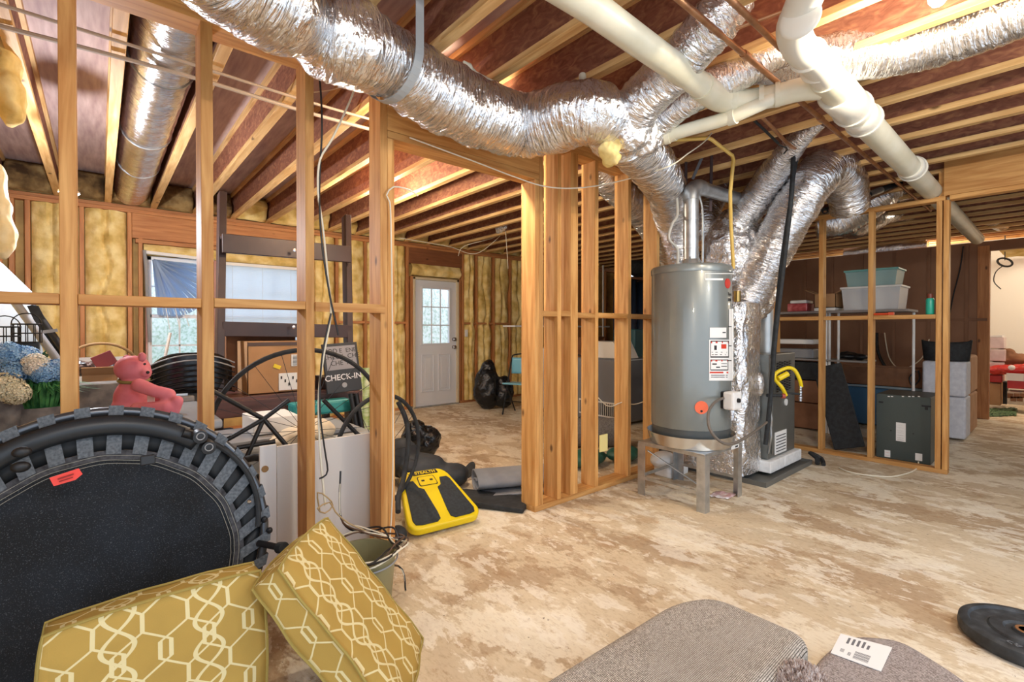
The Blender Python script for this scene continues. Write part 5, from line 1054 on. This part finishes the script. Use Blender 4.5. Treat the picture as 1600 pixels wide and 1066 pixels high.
def cushion(o, ex, ey, ez, hx, hy, hz, lab, bulge=.3, seed=0):
    """ex, ey span the big faces, ez is thickness"""
    o, ex, ey, ez = V(o), V(ex).normalized(), V(ey).normalized(), V(ez).normalized(); n = 22
    t = thing('seat_cushion', lab, 'cushion', o-V((0, 0, hy*.5)), 'patterned seat cushions')
    def P(a, b_, c):
        k = (1-a**4)*(1-b_**4); w_ = noise.noise(V((a*2.2+seed, b_*2.2, c)))*.012
        rr = 1-.035*(abs(a*b_)**3)
        px = a*hx*rr*(1+.015*(1-b_*b_)); py = b_*hy*rr*(1+.015*(1-a*a)); pz = c*hz*(1+bulge*k)*(.86+.14*(1-max(abs(a), abs(b_))**8))+w_*(1 if abs(c) > .5 else .3)
        return o+ex*px+ey*py+ez*pz
    m = M(); uvs = []
    for ax, s in ((2, 1), (2, -1), (0, 1), (0, -1), (1, 1), (1, -1)):
        nn = (n, n) if ax == 2 else (n, 6)
        def fn(u, v, ax=ax, s=s):
            a, b_ = 2*u-1, 2*v-1
            if ax == 2: q_ = (a, b_, s); uvs.append((a*hx, b_*hy))
            elif ax == 0: q_ = (s, a, b_); uvs.append((b_*hz+hx*s, a*hy))
            else: q_ = (a, s, b_); uvs.append((a*hx, b_*hz+hy*s))
            return P(*q_)
        m.grid(fn, *nn)
    ob = m.obj('cover', TRE, t, smooth=True); ul = ob.data.uv_layers.new(name='UVMap')
    for lp in ob.data.loops: ul.data[lp.index].uv = uvs[lp.vertex_index]
    weld(ob, .0008)
    for s in (1, -1):
        e = []
        for i in range(n*4):
            k, f = divmod(i, n); f = -1+2*f/n
            e.append(((f, -1), (1, f), (-f, 1), (-1, -f))[k])
        M().tube([P(a, b_, s)+(ex*a+ey*b_).normalized()*.001 for a, b_ in e], .0045, 6, closed=True).obj('piping', PIPE, t, smooth=True)
    return t
# standing cushion: near-vertical, leaning back on the trampoline
cushion((.14, 1.735, .235), (1, .02, .0), (0, .10, 1), (0, -1, .10), .262, .225, .058, 'mustard trellis-patterned cushion standing upright in front of the trampoline', .12, 3)
# tilted cushion
nt_, ft, fb_ = atd(440, 882, 1.50), atd(513, 806, 1.90), atd(664, 1000, 1.90)
e1 = (ft-nt_).normalized(); e2 = (fb_-ft); e2 = (e2-e1*e2.dot(e1)).normalized(); e3 = e2.cross(e1)
if e3.z < 0: e3 = -e3
L1, L2 = (ft-nt_).length, (fb_-ft).length
cushion(nt_+e1*L1/2+e2*L2/2-e3*.062, e1, -e2, e3, L1/2+.01, L2/2+.005, .060, 'bright mustard trellis-patterned cushion tilted on its edge in the centre foreground', .10, 8)
# ================================================================ BUCKET + CABLES
bc = V((.87, 2.02, 0)); bt = thing('bucket', 'olive bucket standing behind the tilted cushion', 'bucket', bc)
M().lathe([(.115, 0), (.12, .005), (.142, .25), (.148, .25), (.148, .262), (.138, .262), (.136, .24), (.112, .012), (0, .012)], bc, 40).obj('body', pm('bucket_olive', '8a8460', rough=.45), bt, smooth=True)
M().tube([bc+V((.150*math.cos(t), .150*math.sin(t), .235)) for t in [2*PI*k/40 for k in range(40)]], .004, 6, closed=True).obj('rim_band', GREY, bt, smooth=True)
random.seed(3)
for i, (mt, r, lab) in enumerate(((BLK, .0045, 'black cable looped around the bucket rim'), (WIRE, .0035, 'white cable looped over the bucket'), (pm('brown_cable', '5c4434', rough=.5), .004, 'brown cable looped beside the bucket'))):
    pts = [bc+V((.02, .30, .55)), bc+V((.0, .24, .34))]
    for k in range(14): a = 1.2-k*.75; rr = .17+.035*math.sin(k*1.7+i*2); pts.append(bc+V((rr*math.cos(a), rr*math.sin(a)*.95, .285+.018*math.sin(k*2.3+i)-.0*k)))
    pts += [bc+V((.20, .05, .12)), bc+V((.21, .0, .02))]
    tag(M().tube(spline(pts, .02), r, 6).obj('cable', mt, smooth=True), lab, 'cable')
tag(wire([aty(500, 800, 2.28), aty(496, 770, 2.25), aty(512, 778, 2.22), aty(520, 790, 2.25), aty(508, 802, 2.22), aty(496, 795, 2.2), aty(515, 785, 2.24), aty(524, 800, 2.2), aty(545, 818, 2.2), aty(580, 835, 2.15), aty(605, 860, 2.1)], .0035, pm('tan_cable', 'b89c70', rough=.5), 'cable'), 'tan cable tangle resting on the tilted cushion top by the stud', 'cable')
# ================================================================ RUGS, WEIGHT PLATE
def woven(name, c1, c2, sc, wv=.5):
    m = bpy.data.materials.new(name); m.use_nodes = True; nt = m.node_tree; N = nt.nodes; L = nt.links; b = N['Principled BSDF']; b.inputs['Roughness'].default_value = .95; b.inputs['Specular IOR Level'].default_value = .1
    tc = N.new('ShaderNodeTexCoord'); br = N.new('ShaderNodeTexBrick'); br.inputs['Scale'].default_value = sc; br.inputs['Mortar Size'].default_value = .07; br.inputs['Brick Width'].default_value = .55; br.inputs['Row Height'].default_value = .5
    br.inputs['Color1'].default_value = lin(c1); br.inputs['Color2'].default_value = lin(c2); br.inputs['Mortar'].default_value = lin('4c443c'); br.inputs['Bias'].default_value = -.2
    L.new(tc.outputs['Object'], br.inputs['Vector']); nz = N.new('ShaderNodeTexNoise'); nz.inputs['Scale'].default_value = 160; L.new(tc.outputs['Object'], nz.inputs['Vector'])
    r = N.new('ShaderNodeValToRGB'); r.color_ramp.elements[0].position = .35; r.color_ramp.elements[0].color = lin('8c8278'); r.color_ramp.elements[1].position = .55; L.new(nz.outputs['Fac'], r.inputs[0])
    mx = N.new('ShaderNodeMix'); mx.data_type = 'RGBA'; mx.blend_type = 'MULTIPLY'; mx.inputs[0].default_value = .55; L.new(br.outputs['Color'], mx.inputs[6]); L.new(r.outputs[0], mx.inputs[7]); L.new(mx.outputs[2], b.inputs['Base Color'])
    bp = N.new('ShaderNodeBump'); bp.inputs['Strength'].default_value = .6; bp.inputs['Distance'].default_value = .004; L.new(nz.outputs['Fac'], bp.inputs['Height']); L.new(bp.outputs[0], b.inputs['Normal']); return m
def slab(poly, z1, name, mat, lab, bev, cat='rug', sub=True):
    n = len(poly); m = M().add([(x, y, .002) for x, y in poly]+[(x, y, z1) for x, y in poly], [tuple(range(n-1, -1, -1)), tuple(range(n, 2*n))]+[(i, (i+1) % n, (i+1) % n+n, i+n) for i in range(n)])
    return tag(m.obj(name, mat, bev=bev, seg=6, smooth=True), lab, cat)
def roundpoly(pts, r=.06, n=6):
    out = []; N_ = len(pts)
    for i in range(N_):
        a, b_, c = V((*pts[i-1], 0)), V((*pts[i], 0)), V((*pts[(i+1) % N_], 0)); p = b_+(a-b_).normalized()*min(r, (a-b_).length*.45); q_ = b_+(c-b_).normalized()*min(r, (c-b_).length*.45)
        for k in range(n+1): t = k/n; w_ = p*(1-t)**2+b_*2*t*(1-t)+q_*t*t; out.append((w_.x, w_.y))
    return out
RUG = woven('rug_weave', 'e6dfd4', 'beb4a8', 95)
slab(roundpoly([(.55, .66), (1.97, .60), (1.97, .98), (1.80, 1.07), (.55, 1.12)], .09), .125, 'folded_rug', RUG, 'thick folded rug with a grey basket-weave backing in the centre foreground', .045)
m = M(); m.tube(spline([(1.975, .66, .06), (1.98, .82, .064), (1.975, .95, .062), (1.82, 1.06, .062)], .03), .006, 6)
tag(m.obj('rug_binding', pm('rug_edge', '6c5850', rough=.9), smooth=True), 'dark bound edge along the end of the thick folded rug', 'rug')
RUG2 = woven('rug_weave_pale', 'd8cdca', 'b8acaa', 170)
r2 = slab(roundpoly([(1.50, .575), (1.96, .575), (2.15, .55), (2.27, .41), (2.17, .22), (1.95, .02), (1.50, .02)], .07), .092, 'folded_rug', RUG2, 'thinner greige folded rug with a white paper label at the lower right', .035)
lb = [atz(*p, .094) for p in ((1313.6, 991), (1394, 1012.6), (1376.7, 1050), (1297.8, 1021))]
m = M().add(lb+[p+V((0, 0, .002)) for p in lb], [(3, 2, 1, 0), (4, 5, 6, 7), (0, 1, 5, 4), (1, 2, 6, 5), (2, 3, 7, 6), (3, 0, 4, 7)]); lo_ = m.obj('paper_label', PAPER, r2)
def lq(u, v, h=.0022): return lb[3]*(1-u)*(1-v)+lb[2]*u*(1-v)+lb[1]*u*v+lb[0]*(1-u)*v+V((0, 0, h))
m = M()
def lrect(u0, v0, u1, v1): m.add([lq(u0, v0), lq(u1, v0), lq(u1, v1), lq(u0, v1)], [(0, 1, 2, 3)])
for k in range(9): lrect(.42, .10+.035*k, .72, .10+.035*k+(.022 if k % 3 else .012))
for k in range(3): lrect(.30, .15+.05*k, .36, .18+.05*k)
for k in range(5): lrect(.18+.10*k, .62, .23+.10*k, .90 if k < 4 else .8); lrect(.14, .20+.03*k, .22, .215+.03*k)
m.obj('label_print', pm('print_grey', '6c6c70', rough=.7), r2)
sc_ = atz(1250, 1062, .1); m = M()
random.seed(11)
for i in range(5200):
    a = random.random()*2*PI; r = math.sqrt(random.random()); x, y = .17*r*math.cos(a), .13*r*math.sin(a); h = .12*(1-r*r)+.004; b0 = V((sc_.x+x, sc_.y+y, h)); d = V((x*2+random.uniform(-.5, .5), y*2+random.uniform(-.5, .5), 1)).normalized()*random.uniform(.014, .026); s = V((random.uniform(-1, 1), random.uniform(-1, 1), 0)).normalized()*.0022
    m.add([b0-s, b0+s, b0+d+s*.4, b0+d-s*.4], [(0, 1, 2, 3)])
m.lathe([(.17, .002), (.16, .03), (.11, .085), (0, .122)], (sc_.x, sc_.y, 0), 32, sy=.78)
so = tag(m.obj('shag_rug', pm('shag_pile', '8c7468', 'f0e4dc', 'cbb8ae', rough=.95, sc=60, lo=.35, hi=.6)), 'shaggy beige-brown rug corner at the bottom edge between the two folded rugs', 'rug')
wp = atz(1606, 986, .06); wt = thing('weight_plate', 'black rubber barbell weight plate lying on the floor at the right edge', 'weight plate', (wp.x, wp.y, 0))
M().lathe([(.02, .012), (.185, .0), (.20, .012), (.204, .03), (.20, .055), (.188, .062), (.172, .062), (.165, .052), (.115, .050), (.108, .058), (.07, .060), (.062, .052), (.045, .052), (.04, .062), (.026, .062), (.026, .012)], (wp.x, wp.y, 0), 64).obj('disc', pm('plate_rubber', '24272a', '50555a', '363a3e', rough=.6, sc=18, lo=.35, hi=.75, bump=.2), wt, smooth=True)
M().lathe([(.0255, .062), (.026, .064), (.034, .064), (.036, .062)], (wp.x, wp.y, 0), 32).obj('steel_bushing', pm('rust_ring', 'a87850', rough=.5, metal=.5), wt, smooth=True)
text('45', .045, (wp.x-.14, wp.y+.03, .0535), (0, 1, 0), (-1, 0, 0), pm('plate_text', '6a6e72', rough=.5), wt.children[0], 'raised_number')
# ================================================================ STORAGE AREA
ss = thing('storage_shelf', 'white-posted storage shelf behind the stud wall at the right', 'shelf', (6.7, 1.75, 0))
M().bx(6.45, 6.95, 1.12, 2.75, 1.435, 1.46).obj('top_shelf', pm('grey_shelf', '8c8480', rough=.6), ss); M().bx(6.55, 6.95, 1.50, 2.75, .865, .885).obj('middle_shelf', pm('grey_shelf2', '8c8884', rough=.6), ss)
for px in (1291, 1296, 1310): y = atx(px, 540, 6.6).y; M().cyl((6.6, y, 0), (6.6, y, 1.435), .014, 10).obj('post', WHT, ss, smooth=True)
for y in (1.15, 2.7): M().cyl((6.9, y, 0), (6.9, y, 1.435), .014, 10).obj('post', WHT, ss, smooth=True)
def clear_bin(x0, x1, y0, y1, z0, z1, lab, lidm, tint):
    t = thing('storage_bin', lab, 'bin', ((x0+x1)/2, (y0+y1)/2, z0)); k = .02
    P0 = [(x0+k, y0+k), (x1-k, y0+k), (x1-k, y1-k), (x0+k, y1-k)]; P1 = [(x0, y0), (x1, y0), (x1, y1), (x0, y1)]
    M().add([(*p, z0) for p in P0]+[(*p, z1) for p in P1], [(3, 2, 1, 0)]+[(i, (i+1) % 4, (i+1) % 4+4, i+4) for i in range(4)]).obj('tub', tint, t, solid=.004)
    M().bx(x0-.015, x1+.015, y0-.015, y1+.015, z1, z1+.022).obj('lid', lidm, t, bev=.006); return t
CLR = pm('clear_plastic', 'f0f4f8', rough=.15, alpha=.4); CLT = pm('clear_teal', 'b0d4d4', rough=.15, alpha=.4)
clear_bin(6.45, 6.85, 1.19, 1.72, 1.462, 1.70, 'clear plastic storage bin with a white lid, lower of the two stacked bins', WHT, CLR)
clear_bin(6.47, 6.83, 1.22, 1.69, 1.725, 1.89, 'teal-lidded clear storage bin stacked on top of the other', pm('teal_lid', '6fa8a4', rough=.35), CLT)
tag(M().bx(6.47, 6.50, 1.42, 1.64, 1.468, 1.62).obj('packet', pm('packet', 'e0dcd4', 'b8b0ac', rough=.6, sc=12)), 'white packet inside the lower clear bin', 'packet'); tag(M().bx(6.50, 6.55, 1.24, 1.40, 1.468, 1.66).obj('packet', pm('packet2', 'd8d0c8', rough=.6)), 'cream packet inside the lower clear bin', 'packet')
crate(6.46, 6.75, 1.78, 2.0, 1.50, 1.66, CARD, 'open cardboard box left of the clear bins on the shelf', flaps=True)
tag(M().bx(6.45, 6.76, 1.78, 2.0, 1.462, 1.497).obj('white_case', WHT, bev=.006), 'flat white case under the open cardboard box', 'case')
tag(M().bx(6.47, 6.75, 2.08, 2.30, 1.462, 1.56).obj('red_case', pm('red_clear', '9c3038', 'c46068', rough=.3, sc=20), bev=.01), 'red translucent case on the shelf behind the flue pipe', 'case')
tag(M().bx(6.5, 6.75, 2.10, 2.28, 1.562, 1.60).obj('white_case', WHT, bev=.01), 'white box on top of the red case', 'case')
cn = atx(1453, 488, 5.53); sc2 = thing('spray_can', 'teal spray can standing on the stud wall blocking', 'can', (5.535, cn.y, 1.374))
M().lathe([(.028, 1.374), (.03, 1.378), (.03, 1.50), (.024, 1.515)], (5.535, cn.y, 0), 20).obj('can_body', pm('can_teal', '2fae94', rough=.3), sc2, smooth=True); M().lathe([(.022, 1.515), (.022, 1.555), (.0, 1.56)], (5.535, cn.y, 0), 20).obj('cap', pm('can_cap', '7c4030', rough=.4), sc2, smooth=True)
cn = atx(1378, 489, 5.53); tag(M().tube([V((5.53, cn.y+.09, 1.385)), V((5.53, cn.y-.05, 1.385))], .011, 8).bx(5.515, 5.55, cn.y-.09, cn.y-.05, 1.375, 1.40).obj('hand_tool', pm('orange_tool', 'd8502c', rough=.4)), 'orange-handled tool lying on the stud wall blocking', 'tool')
lump('black_device', [((6.7, 1.72, .93), (.12, .12, .045)), ((6.7, 1.60, .925), (.1, .08, .035)), ((6.7, 1.75, .96), (.06, .05, .03))], BLK, 'black gadget on the middle storage shelf', 'device', .01)
tag(M().bx(6.6, 6.9, 2.05, 2.5, .888, 1.0).obj('storage_bin', GREY, bev=.01), 'grey bin on the middle shelf near the furnace flue', 'bin')
tag(M().bx(6.6, 6.9, 2.05, 2.6, 1.06, 1.12).obj('white_tray', WHT, bev=.01), 'pale tray above the grey bin near the flue', 'tray')
for z0, z1, mt, lab in ((.62, .84, BLK2, 'black case on the stack behind the furnace'), (.34, .61, CARDD, 'brown box in the middle of the stack behind the furnace'), (.02, .33, CARDD, 'brown box at the bottom of the stack behind the furnace')):
    tag(M().bx(6.63, 6.88, 1.9, 2.6, z0, z1).obj('storage_box', mt, bev=.01), lab, 'box')
tag(M().bx(7.5, 7.9, 1.12, 2.45, .02, .50).obj('blue_tote', pm('tote_blue', '3c6484', rough=.4), bev=.02), 'long blue tote under the long brown box', 'tote')
tag(M().bx(7.46, 7.94, 1.10, 2.48, .502, .53).obj('tote_lid', pm('tote_lid', '8a9aa4', rough=.4), bev=.005), 'pale lid of the long blue tote', 'lid')
lbx = crate(7.48, 7.9, 1.14, 2.3, .532, .76, CARDD, 'long brown cardboard box on the blue tote', flaps=False)
M().tube(spline([(7.47, 1.22, .74), (7.465, 1.28, .66), (7.465, 1.25, .56), (7.465, 1.19, .64), (7.47, 1.20, .75)], .02), .007, 6).obj('handle_rope', BLK, lbx)
FO = pm('foam_white', 'cfd2dc', 'dfe2ea', rough=.7, sc=20)
tag(M().bx(7.25, 7.62, .755, 1.13, .49, .88).obj('foam_box', FO, bev=.025, seg=3), 'white foam cooler, upper of the stack beside the opening', 'foam box'); tag(M().bx(7.25, 7.62, .755, 1.13, .02, .485).obj('foam_box', FO, bev=.025, seg=3), 'white foam cooler, bottom of the stack beside the opening', 'foam box')
BT = pm('tan_foam', 'b88c68', 'c89c78', rough=.8, sc=4)
tag(M().bx(7.7, 8.3, .76, 1.13, .49, .93).obj('tan_box', BT, bev=.03, seg=3), 'tan padded box, upper one behind the white foam coolers', 'box'); tag(M().bx(7.7, 8.3, .76, 1.13, .02, .485).obj('tan_box', BT, bev=.03, seg=3), 'tan padded box, lower one behind the white foam coolers', 'box')
tag(M().grid(lambda u, v: V((7.43+.12*math.sin(2*PI*u)*(1-.5*v), .945+.19*math.cos(2*PI*u)*(1+.12*v*abs(math.cos(2*PI*u))), .882+.24*v-.03*v*abs(math.sin(2*PI*u)))), 32, 8).obj('black_pillow', BLK2, smooth=True, solid=.02), 'black pillow standing on the upper white foam cooler', 'pillow')
M_ = M().beam(atx(1300, 572, 5.95)+V((0, .05, 0)), (5.75, atx(1325, 706, 5.7).y, .04), .03, .27, up=(0, 1, 0))
tag(M_.obj('folded_table', BLK2, bev=.008), 'wider black folded table leaning between the storage studs', 'table')
tag(M().beam(atx(1290, 585, 6.1)+V((0, .05, 0)), (5.95, atx(1308, 700, 5.8).y, .02), .02, .10, up=(0, 1, 0)).obj('folded_chair', BLK, bev=.006), 'narrow black folded chair behind the wider folded table', 'chair')
gc_ = thing('grey_cabinet', 'dark green-grey metal cabinet box with labels behind the storage studs', 'cabinet', (6.0, 1.03, 0))
M().bx(5.73, 6.25, .83, 1.235, .005, .62).obj('body', pm('green_grey_metal', '454e4c', '4d5654', rough=.4, metal=.3, sc=2), gc_, bev=.006)
def fr(px0, py0, px1, py1, mt, nm, off=.004):
    a, b_ = atx(px0, py0, 5.73-off), atx(px1, py1, 5.73-off); return M().bx(5.73-off, 5.73-off+.003, b_.y, a.y, b_.z, a.z).obj(nm, mt, gc_)
fr(1400, 660, 1415, 691, PAPER, 'main_label'); fr(1382, 703, 1391, 715, PAPER, 'small_label'); fr(1430, 708, 1441, 721, PAPER, 'small_label')
for y in (664, 668, 673, 676, 680, 684, 687): fr(1402, y, 1412, y+1.2, INK, 'label_print', .006)
for y in (707, 711): fr(1383, y, 1390, y+1, INKR, 'label_print', .006)
fr(1373, 627, 1380, 630, BLK, 'latch'); fr(1440, 633, 1455, 637, BLK, 'latch'); fr(1445, 636, 1450, 641, BLK, 'latch')
for px in (1387, 1392, 1409, 1419, 1425, 1434): fr(px, 619, px+3.5, 620.5, PAPER, 'screw_glint')
for px, py in ((1391, 672), (1426, 677)): fr(px, py, px+2, py+2, BLK, 'screw_hole')
tag(wire([atz(1435, 722, .03), atz(1433, 731, .008), atz(1420, 739, .008), atz(1390, 745, .008), atz(1350, 742, .008), atz(1325, 737, .008), atz(1311, 731, .008)], .006, WIRE), 'white cable curving across the floor from the grey cabinet', 'cable')
# ================================================================ WHITE ROOM
XW = 10.6
def wr(px0, py0, px1, py1, X, dx, mt, nm, lab, cat, **k):
    a, b_ = atx(px0, py0, X), atx(px1, py1, X); return tag(M().bx(X, X+dx, b_.y, a.y, max(0, b_.z), a.z).obj(nm, mt, **k), lab, cat)
CLR2 = pm('frosted_drawer', 'c8b4b4', 'dccccc', rough=.3, sc=8)
wr(1543, 527, 1569, 545, 10.6, .4, CLR2, 'storage_bin', 'topmost frosted drawer bin in the white room', 'bin', bev=.01); wr(1543, 546, 1571, 565, 10.6, .4, CLR2, 'storage_bin', 'middle frosted drawer bin in the white room', 'bin', bev=.01); wr(1543, 566, 1569, 585, 10.6, .4, CLR2, 'storage_bin', 'lowest frosted drawer bin in the white room', 'bin', bev=.01)
wr(1543, 524, 1566, 527, 10.6, .4, WHT, 'bin_lid', 'white lid on the drawer bins in the white room', 'lid')
wr(1543, 586, 1566, 598, 10.5, .4, RED, 'red_bin', 'red tub on the cardboard box in the white room', 'bin', bev=.01)
wr(1543, 599, 1563, 634, 10.5, .4, CARD, 'cardboard_box', 'cardboard box under the red tub in the white room', 'box')
wr(1564, 597, 1573, 632, 10.9, .3, BLK2, 'dark_gap_block', 'dark block filling the shaded gap between the boxes in the white room', 'bin')  # dark block standing in for the shade in the gap between boxes
rb = wr(1574, 584, 1640, 611, 10.3, .4, RED, 'red_carton', 'red printed carton at the right edge in the white room', 'carton', bev=.005)
a = atx(1586, 590, 10.295); M().bx(10.29, 10.298, a.y-.09, a.y+.09, a.z-.05, a.z+.06).obj('carton_print', PAPER, rb)
wb = wr(1574, 612, 1640, 637, 10.3, .4, pm('printed_tan', 'c8b49c', 'e8dcc8', rough=.7, sc=9), 'printed_carton', 'tan printed carton under the red one in the white room', 'carton')
m = M()
for i in range(5): a = atx(1577+5*i, 618+(i % 2)*5, 10.295); m.bx(10.29, 10.298, a.y-.04, a.y+.02, a.z-.04, a.z+.03)
m.obj('carton_print', CARDD, wb)
c = atx(1582, 578, 10.5); lump('red_cloth', [(c, (.15, .26, .08)), (c+V((0, -.25, .03)), (.15, .2, .08)), (c+V((0, .2, -.03)), (.12, .15, .05))], RED, 'heap of red holiday cloth on the red carton', 'cloth', .02, .08, 8)
tag(M().ball(c+V((-.15, .0, .04)), .04, 12).obj('bauble', WHT), 'small white bauble on the red cloth', 'ornament')
lump('brown_bag', [(atx(1580, 562, 10.8), (.12, .25, .09)), (atx(1572, 552, 10.8), (.08, .12, .08))], CARDD, 'crumpled brown paper behind the red cloth', 'paper', .02, .08, 9)
m = M()
for k in range(7):
    random.seed(20+k); p = [atz(1545+random.random()*45, 637+random.random()*13, .015) for _ in range(7)]; m.tube(spline(p, .04), .012, 5)
tag(m.obj('green_cord', pm('cord_green', '3c5a3c', '6c8c60', rough=.6, sc=12)), 'tangled green cords on the floor at the white room doorway', 'cord')
c = atx(1570, 410, 10.2); m = M().tube([c+V((0, .075*math.cos(t)-.02*math.sin(t), .05*math.sin(t)+.04*math.cos(t))) for t in [2*PI*k/20 for k in range(20)]], .014, 7, closed=True)
m.tube(spline([c+V((0, .02, -.05)), atx(1556, 425, 10.2), atx(1553, 440, 10.2), atx(1564, 452, 10.2)], .03), .007, 6); m.tube([c+V((0, 0, .03)), V((c.x, c.y, TOPZ))], .006, 5)
tag(m.obj('hanging_wire', BLK2, smooth=True), 'black wire loop hanging in front of the white wall', 'wire')
m = M().grid(lambda u, v: V((XR+.2+1.6*u, -.3+1.0*v, 2.40-.05*noise.noise(V((u*4, v*4, 2))))), 10, 8)
tag(m.obj('insulation_batt', INS, smooth=True), 'fibreglass batt above the white room doorway', 'insulation')
# wires on dark wall
tag(wire([atx(1505, 385, 9.25), atx(1500, 420, 9.25), atx(1490, 460, 9.25), atx(1484, 490, 9.25)], .008, BLK2), 'dark wire trailing down the brown wall beside the right studs', 'cable')
tag(wire([atx(1370, 520, 9.2), atx(1372, 550, 9.2), atx(1385, 575, 9.2), atx(1398, 577, 9.2)], .02, BLK2), 'thick black cord drooping on the brown storage wall', 'cable')
tag(wire([atx(1382, 520, 9.2), atx(1390, 560, 9.2), atx(1410, 577, 9.2), atx(1440, 560, 9.2), atx(1452, 530, 9.2)], .008, WIRE), 'thin wire drooping on the brown storage wall', 'cable')
# ================================================================ LAMPS
def bulb(x, y, power, lab, z=None, r=.035, col=(1, .84, .63)):
    z = H-.004 if z is None else z; t = thing('bare_bulb', lab, 'lamp', (x, y, z))
    M().lathe([(.055, -.0), (.055, -.012), (.03, -.028), (.022, -.04)][::-1], (x, y, z), 24).obj('lamp_holder', WHT, t, smooth=True)
    M().lathe([(0, -.12), (.018, -.117), (.029, -.10), (.031, -.088), (.024, -.065), (.014, -.05), (.014, -.035)], (x, y, z), 24).obj('glass_bulb', pm('bulb_glow', 'ffe6b0', emit=14), t, smooth=True)
    lamp('bulb_light', (x, y, z-.165), power, col, r)
bulb(2.432, .34, 32, 'bare bulb glowing at the top right between the joists')
bulb(1.648, 2.60, 42, 'bare bulb just behind the doorway header')
bulb(10.272, -.45, 60, 'bare bulb in the white room')
bulb(9.88, 1.6, 30, 'bare bulb beyond the top of the dark storage wall')
bulb(2.04, 4.3, 45, 'added fill bulb for the far room, hidden behind the doorway post', col=(1, .84, .64))  # unseen bulb added to brighten the far room
bulb(.08, -.6, 40, 'added fill bulb behind the viewer', col=(1, .9, .78))  # fill light added out of view, no known lamp here
bulb(2.824, -.75, 40, 'second added fill bulb behind the viewer on the right', col=(1, .9, .78))  # another unseen fill light, added to even out the room
bulb(aty(108, 300, 4.3).x, 4.3, 62, 'added cool fill bulb for the left ceiling, hidden behind the first full stud', z=2.15, col=(.86, .9, 1))  # made-up pendant, added to lift the left ceiling
M().cyl((aty(108, 300, 4.3).x, 4.3, 2.15), (aty(108, 300, 4.3).x, 4.3, TOPZ), .004, 6).obj('fill_bulb_cord', WHT, bpy.data.objects[[o.name for o in S.objects if o.name.startswith('bare_bulb')][-1]])  # cord made up for the added pendant
